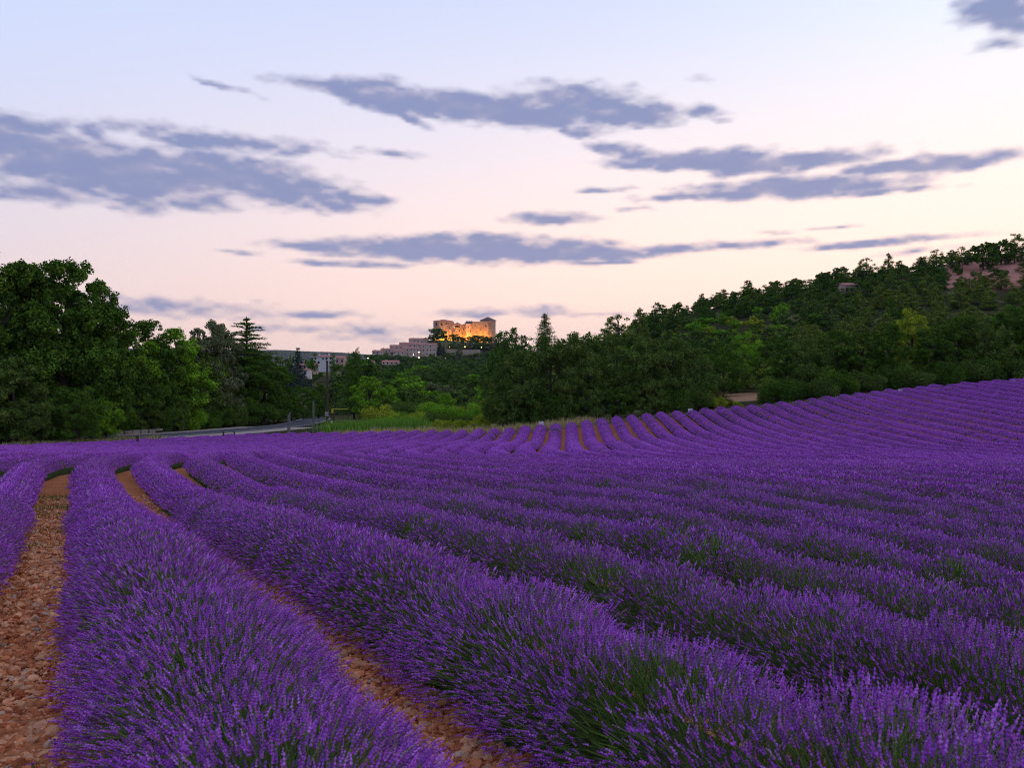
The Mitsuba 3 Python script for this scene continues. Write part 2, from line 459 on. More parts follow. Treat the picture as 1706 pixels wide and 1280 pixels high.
def plant(seed, bare, n, whorls, sides, length, girth, nblade, stems, stemw):
    r = np.random.default_rng(seed)
    sp = spike_mesh(whorls, sides, r)
    if length > .1:                       # far off a head is a three-sided spire
        sp = (sp[0], np.array([q for q in sp[1].tolist() if 0 not in q]))
    # heads stand on a rounded ridge: stems fan out across the row (x), spread evenly along it (y)
    far_ = length > .1 - 1e-9
    half = .62 if far_ else .31
    lim = 1.50 if length < .06 else 1.22
    phi = r.uniform(-lim, lim, n)
    y0 = r.uniform(-half, half, n) + r.normal(0, .05, n)
    if bare:                              # a spot where the flowers part and show the green leaves
        keep = (np.abs(phi - .55) > .55) | (np.abs(y0) > .20) | (r.random(n) < .18)
        phi, y0 = phi[keep], y0[keep]
        n = len(phi)
        nblade = int(nblade * 1.7)
    u = np.c_[np.sin(phi), np.zeros(n), np.cos(phi)]
    rad = r.uniform(.80 if length < .06 else .94 if far_ else .88, 1.0, n) * (1 + .08 * (r.random(n) < (.06 if length < .06 else 0)))
    hw = .64 if far_ else .68 if length < .042 else .64 if length < .05 else .62
    hz = .70 if far_ else .66 if length > .06 else .60
    lump = 1 + (.05 if far_ else .14) * (meshkit.noise(np.c_[u[:, 0] * 2.2, y0 * 5, u[:, 2] * 2.2] + seed) - .5)
    q = rad * lump
    tip = np.c_[u[:, 0] * hw * q, y0, u[:, 2] * hz * q + .07]
    root = np.c_[r.normal(0, .08, n), y0 * .75, np.full(n, .10)]
    d = tip - root
    d += [0, 0, .06]
    d += r.normal(0, .10, d.shape)
    d /= np.linalg.norm(d, axis=1, keepdims=True)
    R = frames(d, r)
    L = length * r.uniform(.7, 1.3, n)
    S = R * np.stack([L * girth, L * girth, L], 1)[:, None, :]
    col = PET[r.integers(0, len(PET), n)] * r.uniform(.75, 1.25, (n, 1))
    if far_:                              # one spire stands for several heads: their mean colour
        col = .6 * PET.mean(0) + .4 * col
    v_ = seed % 100
    old = r.random(n) < [.02, .07, .03, .10, .04][v_]          # heads past their bloom, more of them on some plants
    col[old] = SPENT[r.integers(0, 3, old.sum())] * r.uniform(.7, 1.2, (old.sum(), 1))
    col *= np.array([[1.04, 1.05, 1.02], [.96, 1.0, .93], [1.08, 1.12, 1.06], [.90, .95, .86], [1.0, 1.0, 1.0]])[v_]
    shade = np.ones(len(sp[0]))
    fl = stamp(sp[0], sp[1], S, tip, col)
    # stems under the heads
    parts = []
    if stems:
        k = np.nonzero(r.random(n) < stems)[0]
        v0 = np.array([[-.5, 0, 0], [.5, 0, 0], [0, 0, 1.0]])
        f0 = np.array([[0, 1, 2]])
        ln = .34 * r.uniform(.6, 1.1, len(k))
        RS = frames(-d[k], r) * np.stack([np.full(len(k), stemw)] * 2 + [ln], 1)[:, None, :]
        cs = GRN[r.integers(0, len(GRN), len(k))] * r.uniform(.7, 1.2, (len(k), 1))
        parts.append(stamp(v0, f0, RS, tip[k] + d[k] * .01, cs))
    if nblade:
        ph = r.uniform(-1.5, 1.5, nblade)
        yb = r.uniform(-half, half, nblade)
        ub = np.c_[np.sin(ph), r.normal(0, .18, nblade), np.cos(ph)]
        bt = np.c_[ub[:, 0] * (.50 if bare else .44), yb, ub[:, 2] * (.48 if bare else .40)] * np.c_[np.repeat(r.uniform(.5, 1.0, (nblade, 1)), 1, 1), np.ones(nblade), r.uniform(.6, 1.0, nblade)] + [0, 0, .08]
        dd = ub + r.normal(0, .18, ub.shape)
        v0 = np.array([[-.5, 0, 0], [.5, 0, 0], [.12, 0, 1.0], [-.1, .15, .6]])
        f0 = np.array([[0, 1, 2], [0, 2, 3]])
        sc = r.uniform(.10, .20, nblade)
        RB = frames(dd, r) * np.stack([np.full(nblade, stemw * 2.2)] * 2 + [sc], 1)[:, None, :]
        cb = GRN[r.integers(0, 3, nblade)] * r.uniform(.6, 1.3, (nblade, 1))
        parts.append(stamp(v0, f0, RB, bt, cb))
    return fl, join(parts)


LODS = []
for lod, (nv, n, wh, sd, ln, gi, nb, st, sw) in enumerate([
        (5, 1500, 3, 3, .040, 1.05, 560, .6, .0042),
        (5, 1050, 1, 3, .044, .92, 300, .6, .0050),
        (4, 310, 1, 3, .064, 1.2, 36, .25, .010),
        (3, 280, 1, 3, .10, 1.7, 6, .06, .020)]):
    keys = []
    for k in range(nv):
        fl, gr = plant(100 * lod + k, lod < 2 and k == nv - 1, n, wh, sd, ln, gi, nb, st, sw)
        key = f'lavender_plant_{"abcd"[lod]}{"abcde"[k]}'
        scene[key] = {'type': 'shapegroup',
                      'flower_spikes': mikit.ply((fl[0], fl[1]), 'petal_matter', color=fl[2]),
                      'stems': mikit.ply((gr[0], gr[1]), 'leaf_matter', color=gr[2])}
        keys.append(key)
    LODS.append(keys)


def mound(pts, hs, ws, r):
    """The leafy body of a row: a rounded ridge swept along it."""
    p = np.asarray(pts)
    t = np.gradient(p, axis=0)
    t /= np.linalg.norm(t, axis=1, keepdims=True)
    nn = np.c_[t[:, 1], -t[:, 0]]
    an = np.linspace(-.15, np.pi + .15, 9)
    prof = np.c_[np.cos(an), np.sin(an)]
    base = soil_z(p[:, 0], p[:, 1])
    v = np.empty((len(p), 9, 3))
    wob = 1 + .30 * (r.random((len(p), 9)) - .5)
    v[..., :2] = p[:, None] + nn[:, None] * (prof[None, :, 0] * ws[:, None] * wob)[..., None]
    v[..., 2] = base[:, None] + prof[None, :, 1] * hs[:, None] * wob
    m = len(p)
    i, j = np.meshgrid(np.arange(m - 1), np.arange(8), indexing='ij')
    a = (i * 9 + j).ravel()
    f = np.vstack([np.c_[a, a + 9, a + 10], np.c_[a, a + 10, a + 1]])
    return v.reshape(-1, 3), f


proc_matte('lavender_leaf_matter', lambda p, n, uv: MIX((.022, .034, .012), (.065, .09, .032), N(p.x * 40, p.y * 40, p.z * 40)))


def path_shift(Fv):
    return -.32 if Fv < 1 else (-.17 if Fv < 2 else 0.0)


ROW_LABELS = {
    -1: 'lavender row at the left edge, second row left of the broad stony path',
    0: 'lavender row along the left side of the broad stony path in the left corner',
    1: 'broad lavender row between the wide stony path at left and the next narrow path',
    2: 'big nearest row running from bottom right corner up to the left bend',
    3: 'first lavender row behind the big front row, green stems on its near side',
    4: 'second lavender row behind the big front row, running across the middle'}
rr = np.random.default_rng(5)
ORD = 'first second third fourth fifth sixth seventh eighth ninth tenth eleventh twelfth thirteenth fourteenth fifteenth sixteenth'.split()
for j in range(-14, 46):
    Fv = j + .5 + path_shift(j + .5) - (.06 if j == 2 else 0) 
    c = row_curve(Fv)
    x, y = c[:, 0], c[:, 1]
    vis = (y > -.3) & (np.abs(x) < .74 * y + 3.2) & in_field(x, y)
    if vis.sum() < 6:
        continue
    i0, i1 = np.nonzero(vis)[0][[0, -1]]
    key = numbered('lavender_row')
    seg = c[max(i0 - 1, 0):i1 + 2]
    dist = np.hypot(seg[:, 0], seg[:, 1])
    fat = 1.15 if j == 1 else 1.12 if j == 2 else 1.0
    hs = np.interp(dist, [0, 20, 45], [.33, .32, .26])
    ws = np.interp(dist, [0, 20, 45], [.40, .40, .38]) * fat
    scene[key + '__foliage'] = mikit.ply(mound(seg, hs, ws, rr), 'lavender_leaf_matter', smooth=True)
    lab = ROW_LABELS.get(j)
    if not lab and j < 0:
        lab = f'lavender row bending away to the road, {ORD[-1 - j]} row left of the broad stony path'
    elif not lab and j < 13:
        lab = f'lavender row in mid field, its far end {ORD[12 - j]} row left of the first white marker'
    elif not lab:
        k0, nm = max((q for q in ((13, 'first'), (23, 'second'), (36, 'third'), (43, 'fourth')) if q[0] <= j))
        lab = f'lavender row climbing the far slope, {ORD[j - k0]} row right of the {nm} white marker'
    tag(key, lab, 'lavender row', 'lavender rows')
    for part in ('flower_spikes', 'stems'):
        labels[f'{key}__{part}'] = {'kind': 'stuff'}
    tt = np.gradient(c, axis=0)
    n = 0
    tone = meshkit.fbm(np.c_[c[:, 0] * .13, c[:, 1] * .13, np.full(len(c), j * .9)], 3, 12)
    gapn = meshkit.noise(np.c_[np.arange(len(c)) * .45, np.full(len(c), j * 7.3), np.zeros(len(c))], 8)
    for i in range(i0, i1 + 1):
        if not (vis[i]):
            continue
        d = math.hypot(x[i], y[i])
        lod = 0 if d < 6.0 else 1 if d < 19 else 2 if d < 44 else 3
        if lod == 3 and i % 2:
            continue
        ang = math.degrees(math.atan2(-tt[i, 0], tt[i, 1])) + rr.choice([0, 180]) + rr.normal(0, 4)
        s = (rr.uniform(.90, 1.10) if lod < 2 else rr.uniform(.96, 1.04)) * (1 - .12 * max(0, .25 - gapn[i]) / .25)
        tall = 1 + .13 * (j in (2, 3)) * float(np.clip((8 - d) / 4, 0, 1))
        jx, jy = rr.normal(0, .035 if lod < 2 else .015, 2)
        X, Y = x[i] + jx, y[i] + jy
        k_ = LODS[lod]
        grp = k_[-1] if lod < 2 and rr.random() < .15 else k_[int(np.clip((tone[i] - .5) * 3.2 + .5 + rr.normal(0, .22), 0, .999) * (len(k_) - (lod < 2)))]
        n += 1
        scene[f'{key}__{n:04d}'] = {'type': 'instance', 'group': {'type': 'ref', 'id': grp},
                                    'to_world': T().translate([X, Y, float(soil_z(X, Y))]).rotate([0, 0, 1], ang).scale([s * fat, s, s * tall])}

# ------------------------------------------------------------------ stones on the paths
def stones():
    r = np.random.default_rng(3)
    ico = trimesh.creation.icosphere(subdivisions=1)
    v0, f0 = np.array(ico.vertices), np.array(ico.faces)
    parts = []
    cols = np.array([[.62, .235, .10], [.70, .31, .145], [.52, .18, .075], [.78, .40, .215], [.62, .33, .18], [.43, .15, .065]])
    for k in (0, 1, 2, 3):
        c = row_curve(k + (-.24 if k <= 1 else 0), .1)
        c = c[(np.hypot(c[:, 0], c[:, 1]) < 27) & (c[:, 1] > .5)]
        d = np.hypot(c[:, 0], c[:, 1])
        per = np.interp(d, [2, 6, 10, 16, 27], [170, 110, 56, 34, 16])
        cnt = r.poisson(per)
        idx = np.repeat(np.arange(len(c)), cnt)
        m = len(idx)
        hw = .55 if k <= 1 else .42
        off = np.clip(r.normal(0, hw * .6, m), -hw * 1.3, hw * 1.3)
        pos = c[idx] + n1 * off[:, None] + r.uniform(-.06, .06, (m, 2))
        size = np.exp(r.normal(math.log(.0110), .62, m)) * np.interp(d[idx], [3, 14, 27], [1, 1.5, 2.0])
        size = np.minimum(size, .038)
        var = [v0 * (1 + .45 * (r.random((len(v0), 1)) - .5)) for _ in range(6)]
        pick = r.integers(0, 6, m)
        for q in range(6):
            s = pick == q
            R = frames(r.normal(size=(s.sum(), 3)) * [.35, .35, 1], r) * (np.stack([r.uniform(.8, 1.4, s.sum()), r.uniform(.7, 1.1, s.sum()), r.uniform(.4, .75, s.sum())], 1) * size[s][:, None])[:, None, :]
            p3 = np.c_[pos[s], soil_z(pos[s][:, 0], pos[s][:, 1]) + size[s] * .25]
            col = cols[r.integers(0, len(cols), s.sum())] * r.uniform(.75, 1.2, (s.sum(), 1))
            g = r.random(s.sum()) < .03
            col[g] = np.array([.50, .36, .26]) * r.uniform(.7, 1.2, (g.sum(), 1))
            parts.append(stamp(var[q], f0, R, p3, col))
    return join(parts)


v, f, c = stones()
matte('stone_matter', VC)
scene['path_gravel'] = mikit.ply((v, f), 'stone_matter', color=c, smooth=False)
tag('path_gravel', 'orange-brown stones scattered on the soil of the paths between the rows', 'gravel', kind='stuff')

# ------------------------------------------------------------------ trees
GREENS = {
    'dark': [(0.061, 0.139, 0.016), (0.085, 0.178, 0.019), (0.047, 0.107, 0.014), (0.119, 0.205, 0.023)],
    'oak': [(0.086, 0.155, 0.025), (0.125, 0.199, 0.034), (0.062, 0.12, 0.022), (0.165, 0.236, 0.046)],
    'fresh': [(0.153, 0.341, 0.019), (0.209, 0.4, 0.026), (0.113, 0.256, 0.016), (0.266, 0.443, 0.037)],
    'yellow': [(0.286, 0.382, 0.022), (0.361, 0.415, 0.032), (0.211, 0.303, 0.022), (0.42, 0.446, 0.048)],
    'grey': [(0.145, 0.181, 0.069), (0.181, 0.212, 0.089), (0.103, 0.139, 0.049), (0.241, 0.259, 0.13)],
    'pine': [(0.139, 0.206, 0.026), (0.19, 0.267, 0.035), (0.089, 0.147, 0.021), (0.236, 0.284, 0.048)],
    'brown': [(0.14, 0.117, 0.032), (0.111, 0.111, 0.026), (0.175, 0.134, 0.043), (0.087, 0.087, 0.024)],
    'blue': [(0.064, 0.102, 0.07), (0.089, 0.127, 0.089), (0.048, 0.076, 0.054)],
}
proc_matte('bark_matter', lambda p, n, uv: MIX((.045, .035, .027), (.10, .08, .062), N(p.x * 3, p.y * 3, p.z * .8)))


def colours(name, n, r, lobe=None, spread=.22):
    g = np.array(GREENS[name])
    c = g[r.integers(0, len(g), n)] * r.uniform(1 - spread, 1 + spread, (n, 1))
    return c


def lobe_leaves(cen, rad, n, r, size, pal, flat=1.0, aspect=1.0, shell=.55, jitter=.55):
    """Leaves through the outer shell of overlapping clumps; each clump has its own tone of the palette."""
    cen, rad = np.asarray(cen, float), np.asarray(rad, float)
    w = rad ** 2
    k = r.choice(len(cen), n, p=w / w.sum())
    d = r.normal(size=(n, 3))
    d /= np.linalg.norm(d, axis=1, keepdims=True)
    q = rad[k] * r.uniform(shell, 1.06, n)
    lump = 1 + .35 * (meshkit.noise(d * 2.2 + k[:, None] * 3.1) - .5)
    pos = cen[k] + d * (q * lump)[:, None] * [1, 1, flat]
    nrm = d + r.normal(0, jitter, d.shape) + [0, 0, .25]
    g = np.array(GREENS[pal])
    tone = r.uniform(.80, 1.2, (len(cen), 1))
    hue = g[r.integers(0, len(g), len(cen))]
    col = (.55 * hue[k] + .45 * g[r.integers(0, len(g), n)]) * tone[k] * r.uniform(.75, 1.25, (n, 1))
    return leaf_quads(pos, nrm, size, col, r, aspect)


def trunk_mesh(r, h, r0, tips, n_limb=6, lean=.0):
    top = np.array([lean * h + r.normal(0, .02), r.normal(0, .02), h])
    pts = np.array([[0, 0, -.06], [r.normal(0, .01), 0, h * .3], [lean * h * .6, r.normal(0, .015), h * .65], top])
    ms = [tube(pts, [r0 * 1.3, r0, r0 * .72, r0 * .3], 8)]
    for i in r.choice(len(tips), min(n_limb, len(tips)), replace=False):
        t = tips[i]
        s = r.uniform(.35, .85)
        b = pts[1] * (1 - s) + pts[3] * s
        if t[2] < b[2] - .05:
            b = pts[1]
        m = (b + t) / 2 + [0, 0, .03]
        ms.append(tube([b, m, t], [r0 * .45, r0 * .3, r0 * .1], 5, cap=False))
    return cat(ms)


# every prototype is one unit tall; crown radius given as a fraction of the height
def broadleaf(seed, n, pal, wide=.30, low=.14, boughs=9, size=.016, br=(.13, .20), sub=11):
    r = np.random.default_rng(seed)
    big, cen, rad = [], [], []
    tries = 0
    while len(big) < boughs and tries < 400:
        tries += 1
        z = r.uniform(low, .95)
        u = (z - low) / (.95 - low)
        prof = math.sin(math.pi * min(1, .16 + .80 * u)) ** .6
        a = r.uniform(0, 2 * math.pi)
        R = r.uniform(*br) * (1.0 if u < .7 else .8)
        q = max(wide * prof - R * .6, 0) * r.uniform(.5, 1.0)
        c = np.array([q * math.cos(a), q * math.sin(a), min(max(z, low + R * .5), .98 - R)])
        if all(np.linalg.norm(c - o[0]) > .78 * (R + o[1]) for o in big):
            big.append((c, R))
    for c, R in big:
        cen.append(c)
        rad.append(R * .62)
        for k in range(sub):
            d = r.normal(size=3) + [0, 0, .35]
            d /= np.linalg.norm(d)
            rs = R * r.uniform(.22, .44)
            cen.append(c + d * (R - rs * .6) * [1.1, 1.1, .9])
            rad.append(rs)
    cen = np.array(cen)
    cr = lobe_leaves(cen, rad, n, r, size, pal, shell=.45)
    return trunk_mesh(r, .70, .020, np.array([c for c, _ in big]), 8), cr


def pine(seed, n, pal, wide=.24, low=.25, size=.05, sparse=1.0, blunt=.75):
    r = np.random.default_rng(seed)
    cen, rad = [], []
    for z in np.arange(low, .93, .06):
        u = (z - low) / (.95 - low)
        R = wide * (1 - u) ** blunt * r.uniform(.75, 1.15) + .03
        for k in range(max(3, int((8 - 4 * u) * sparse))):
            a = r.uniform(0, 2 * math.pi)
            q = R * r.uniform(.3, 1)
            cen.append([q * math.cos(a), q * math.sin(a), z + r.uniform(-.03, .03) + .15 * q])
            rad.append(r.uniform(.05, .10) * (1.15 - .5 * u))
    cen.append([0, 0, .94])
    rad.append(.045)
    cr = lobe_leaves(cen, rad, n, r, size, pal, flat=.8, aspect=.45, shell=.2, jitter=.8)
    return trunk_mesh(r, .93, .016, np.array(cen), 14, r.normal(0, .02)), cr


def layered(seed, n, pal, wide, low, tiers, size, droop=-.05, bare=0.0, taper=.8, flat=.30, plump=1.0):
    """A conifer with plates of foliage on clear branches."""
    r = np.random.default_rng(seed)
    cen, rad, ms = [], [], [tube([[0, 0, -.05], [.005, 0, .5], [0, .004, .98]], [.018, .013, .004], 7)]
    for t in range(tiers):
        u = t / (tiers - 1)
        z = low + (.95 - low) * u
        m = max(4, int(6 - 2 * u))
        a0 = r.uniform(0, 6)
        for k in range(m):
            a = a0 + k * 2 * math.pi / m + r.normal(0, .25)
            R = (wide * (1 - u) ** taper + .03) * r.uniform(.6, 1.12)
            tip = np.array([R * math.cos(a), R * math.sin(a), z + R * droop + r.normal(0, .010)])
            ms.append(tube([[0, 0, z - .02], tip * [.5, .5, 1] + [0, 0, .004], tip], [.006, .004, .002], 4, cap=False))
            for q in np.linspace(.25 + bare, 1.0, 5):
                cen.append([tip[0] * q, tip[1] * q, z + (tip[2] - z) * q + .006])
                rad.append((.070 * (1 - u) + .032) * plump * r.uniform(.8, 1.2) * (1.1 if q < .9 else .8))
    cen.append([0, 0, .955])
    rad.append(.03)
    cr = lobe_leaves(cen, rad, n, r, size, pal, flat=flat, aspect=.45, shell=.1, jitter=.7)
    return cat(ms), cr


def cypress(seed, n, pal='dark'):
    r = np.random.default_rng(seed)
    z = np.linspace(.06, .96, 26)
    rad = .085 * np.sin(np.pi * (.15 + .85 * z)) ** .7 + .008
    cen = np.c_[r.normal(0, .012, 26), r.normal(0, .012, 26), z]
    return tube([[0, 0, -.04], [0, 0, .9]], [.014, .004], 6), lobe_leaves(cen, rad, n, r, .03, pal, aspect=.5)


def bush(seed, n, pal, size=.052):
    r = np.random.default_rng(seed)
    cen, rad = [], []
    for i in range(16):
        a, q, z = r.uniform(0, 6.3), .50 * r.uniform(0, 1) ** .6, r.uniform(.18, .75)
        cen.append([q * math.cos(a), q * math.sin(a), z * (1 - .5 * q)])
        rad.append(r.uniform(.17, .30))
    stems = cat([tube([[0, 0, -.06], np.array(c) * [.5, .5, .6], c], [.03, .02, .008], 5, cap=False) for c in cen[:7]])
    return stems, lobe_leaves(cen, rad, n, r, size, pal, jitter=.7)


PROTO = {}


def proto(name, build, copies=3):
    PROTO[name] = []
    for k in range(copies):
        tr, cr = build(k)
        key = f'proto_{name}_{k}'
        scene[key] = {'type': 'shapegroup', 'trunk': mikit.ply(tr, 'bark_matter', smooth=40), 'crown': mikit.ply((cr[0], cr[1]), 'leaf_matter', color=cr[2])}
        PROTO[name].append(key)


for pal in ('dark', 'oak', 'fresh', 'grey', 'yellow'):
    big = pal in ('dark', 'oak')
    proto('tall_' + pal, lambda k: broadleaf(10 + k + len(pal) * 7, 27000, pal, .30, .10, 24, .0140, (.075, .135), 13), 4 if big else 2)
for pal in ('oak', 'dark', 'fresh'):
    proto('round_' + pal, lambda k: broadleaf(50 + k + len(pal) * 7, 25000, pal, .46, .10, 22, .0165, (.10, .17), 13), 3)
for pal in ('dark', 'oak', 'fresh', 'yellow', 'brown', 'grey'):
    proto('far_' + pal, lambda k: broadleaf(80 + k + len(pal) * 5, 3400, pal, .44, .12, 9, .050, (.16, .24), 8), 3)
    proto('bush_' + pal, lambda k: bush(120 + k + len(pal) * 3, 9000, pal, .034), 3)
proto('pine', lambda k: pine(150 + k, 4200, 'pine', .27, .16, .042), 5)
proto('pine_dark', lambda k: pine(160 + k, 4200, 'dark', .30, .12, .045, 1.1, .6), 4)
proto('pine_open', lambda k: pine(170 + k, 3000, 'pine', .36, .42, .040, .75, .45), 3)
proto('conifer', lambda k: layered(180 + k, 20000, 'dark', .36, .12, 24, .020, -.02, taper=.85, flat=.6, plump=1.15), 2)
proto('black_pine', lambda k: layered(190 + k, 26000, 'dark', .30, .40, 17, .016, -.03, .05, .45, .30, .80), 1)
proto('spruce', lambda k: layered(195 + k, 8000, 'blue', .30, .08, 16, .034, -.08, taper=.9, flat=.5, plump=1.2), 2)
proto('cypress', lambda k: cypress(200 + k, 2500), 2)
tr_rng = np.random.default_rng(77)
PLACED = []


def tree(kind, name, x, y, h, label, group=None, width=1.0, sink=.0, category=None, z=None):
    if name == 'bush' and h > 4.2:
        kind, name, width = 'round_' + (kind[5:] if kind[5:] in ('oak', 'dark', 'fresh') else 'oak'), 'small_tree', width * .95
        label = label.replace(' bush ', ' small tree ')
    g = PROTO[kind]
    key = numbered(name)
    zz = float(land_z(x, y)) if z is None else z
    scene[key] = {'type': 'instance', 'group': {'type': 'ref', 'id': g[tr_rng.integers(len(g))]},
                  'to_world': T().translate([float(x), float(y), zz - sink]).rotate([0, 0, 1], float(tr_rng.uniform(0, 360))).scale([h * width, h * width, h])}
    tag(key, label, category or {'bush': 'bush', 'shrub': 'bush'}.get(name, 'tree'), group)
    PLACED.append((x, y, h * width * .3))
    return key


def px2x(px, y):
    """Where a sight line of the photograph stands at depth y."""
    return (px - 853) / F0 * y


def top2h(py, x, y):
    """Height of a tree whose tip shows at py when it stands at (x, y)."""
    return (640 - py) / F0 * y + EYE - float(land_z(x, y))


def by_px(kind, name, px, y, top, label, group=None, width=1.0, **kw):
    if px < 190 and y < 95:
        y = y + 5
    if 190 <= px < 535 and y < 170:            # the wood stands beyond the road
        y = max(y, road_y(px) + (11 if name == 'bush' else 15))
    x = px2x(px, y)
    return tree(kind, name, x, y, max(top2h(top, x, y), 1.0), label, group, width, **kw)


def road_y(px):
    return float(np.interp(px, [150, 190, 296, 396, 486, 530], [74, 80, 91, 103, 117, 131]))


# --- the wood along the left edge
LW = 'trees of the wood at left'
by_px('tall_dark', 'plane_tree', -14, 73, 398, 'tallest dark tree cut by the left edge of the picture', LW, 1.0)
by_px('tall_dark', 'plane_tree', 48, 75, 428, 'tall dark tree with domed top just right of the leftmost tree', LW, .95)
by_px('tall_dark', 'plane_tree', 108, 77, 424, 'tall dark tree with rounded twin crown above the left corner wood', LW, .95)
by_px('tall_dark', 'plane_tree', 152, 81, 458, 'dark tree at the right shoulder of the tall left group', LW, .85)
by_px('tall_oak', 'plane_tree', 10, 84, 470, 'brownish green tree behind the tall group at the left edge', LW, 1.1)
by_px('tall_dark', 'plane_tree', 84, 86, 462, 'dark tree filling the gap behind the tall left group', LW, 1.1)
by_px('tall_oak', 'broadleaf_tree', -40, 68, 560, 'olive green tree standing low at the far left edge', LW, 1.2)
by_px('tall_oak', 'broadleaf_tree', 24, 69, 590, 'olive green tree in front of the tall left trees', LW, 1.3)
by_px('round_dark', 'broadleaf_tree', 95, 74, 640, 'low dark tree at the foot of the tall left trees', LW, 1.1)
by_px('tall_dark', 'broadleaf_tree', 178, 84, 520, 'dark tree between the tall group and the fresh green trees', LW, 1.1)
by_px('tall_fresh', 'broadleaf_tree', 212, 86, 546, 'fresh green tree just right of the tall left group', LW, 1.25)
by_px('tall_dark', 'broadleaf_tree', 240, 92, 528, 'dark green tree with flat spreading top in the left wood', LW, 1.2)
by_px('tall_fresh', 'broadleaf_tree', 292, 92, 542, 'bright green tree with ragged top in the middle of the left wood', LW, 1.25)
by_px('tall_grey', 'poplar_tree', 346, 104, 528, 'silvery grey poplar rising behind the left wood', LW, .9)
by_px('tall_grey', 'poplar_tree', 372, 107, 533, 'silvery grey poplar next to the dark layered pine', LW, .8)
by_px('tall_oak', 'broadleaf_tree', 318, 98, 575, 'dull olive tree below the silvery poplars', LW, 1.3)
by_px('tall_fresh', 'broadleaf_tree', 356, 90, 590, 'light green tree with yellowish leaves in front of the poplars', LW, 1.0)
by_px('tall_dark', 'broadleaf_tree', 404, 100, 592, 'dark tree in front of the layered pine trunk', LW, 1.2)
by_px('tall_dark', 'broadleaf_tree', 440, 112, 588, 'dark tree right of the layered pine', LW, 1.2)
by_px('tall_dark', 'broadleaf_tree', 464, 122, 606, 'dark green tree where the left wood steps down to the road', LW, 1.2)
by_px('round_dark', 'broadleaf_tree', 505, 140, 640, 'dark tree beside the road behind the concrete pole', LW, 1.0)
by_px('tall_dark', 'broadleaf_tree', 530, 160, 637, 'dark tree at the end of the road under the houses', LW, 1.2)
by_px('black_pine', 'black_pine', 411, 108, 524, 'dark flat layered pine with bare trunk standing above the left wood', LW, .95)
LU = 'undergrowth of the left wood'
for i, (px, y, top, pal, w) in enumerate([
        (-15, 70, 665, 'dark', 1), (30, 72, 690, 'oak', 1.1), (70, 73, 680, 'dark', 1), (112, 76, 690, 'dark', 1), (150, 77, 655, 'fresh', 1.1), (178, 79, 665, 'fresh', 1), (205, 81, 680, 'dark', 1.1),
        (236, 84, 640, 'oak', 1), (262, 87, 672, 'dark', 1), (290, 91, 655, 'oak', 1), (318, 94, 668, 'fresh', .9), (342, 97, 672, 'dark', 1), (368, 100, 658, 'dark', 1),
        (392, 103, 668, 'oak', 1), (415, 106, 660, 'dark', 1), (440, 112, 668, 'dark', 1), (462, 120, 650, 'dark', 1), (486, 132, 655, 'dark', 1.1), (510, 150, 668, 'oak', 1), (532, 158, 660, 'dark', 1),
        (250, 80, 610, 'dark', 1), (128, 72, 640, 'dark', 1.2), (60, 70, 650, 'oak', 1.1)]):
    nm = {'dark': 'dark', 'oak': 'olive green', 'fresh': 'fresh green'}[pal]
    by_px('bush_' + pal, 'bush', px, y, top, f'{nm} bush in the undergrowth of the left wood', LU, w * 1.0)
for i in range(46):     # deeper in, closing the view through the trunks
    y = tr_rng.uniform(82, 150)
    px = tr_rng.uniform(-120, 505 if y > 110 else 330 + y)
    x = px2x(px, y)
    if x > -40 - (y - 100) * .05 or (px > 185 and y < road_y(px) + 16):
        continue
    tree(['far_dark', 'far_oak', 'far_dark'][i % 3], 'broadleaf_tree', x, y, tr_rng.uniform(6.5, 9.5), 'dark tree deep in the left wood behind the front trees', 'dark trees deep in the left wood', 1.25)

# --- around the road end, below the white houses
by_px('conifer', 'conifer', 590, 150, 584, 'dark green pointed conifer behind the street lamp pole', None, .85)
by_px('tall_fresh', 'broadleaf_tree', 616, 122, 624, 'bright green tree right of the lamp pole', None, 1.4)
by_px('tall_fresh', 'broadleaf_tree', 648, 135, 640, 'second bright green tree behind the reeds', None, 1.3)
by_px('far_dark', 'broadleaf_tree', 562, 185, 634, 'dark tree behind the lamp pole', None, 1.2)
by_px('spruce', 'spruce_tree', 496, 330, 578, 'bluish pointed spruce among the far houses at left', None, 1.0)
by_px('far_oak', 'broadleaf_tree', 472, 330, 588, 'dark round tree left of the bluish spruce', None, .8)
by_px('far_dark', 'broadleaf_tree', 517, 385, 594, 'dark round tree in front of the white house at left', None, .5)
by_px('far_dark', 'broadleaf_tree', 526, 470, 588, 'dark round tree rising behind the white house', None, .7)
by_px('cypress', 'cypress_tree', 555, 430, 586, 'dark slim cypress beside the white house at left', None, 1.1)
by_px('cypress', 'cypress_tree', 595, 300, 576, 'dark slim cypress left of the village, the tallest one', None, 1.1)
by_px('cypress', 'cypress_tree', 582, 310, 585, 'small dark cypress just left of the tallest cypress', None, 1.1)
by_px('far_dark', 'broadleaf_tree', 608, 300, 596, 'dark tree under the tallest cypress', None, 1.2)
by_px('far_oak', 'broadleaf_tree', 575, 330, 602, 'dull green tree below the small cypress', None, 1.3)

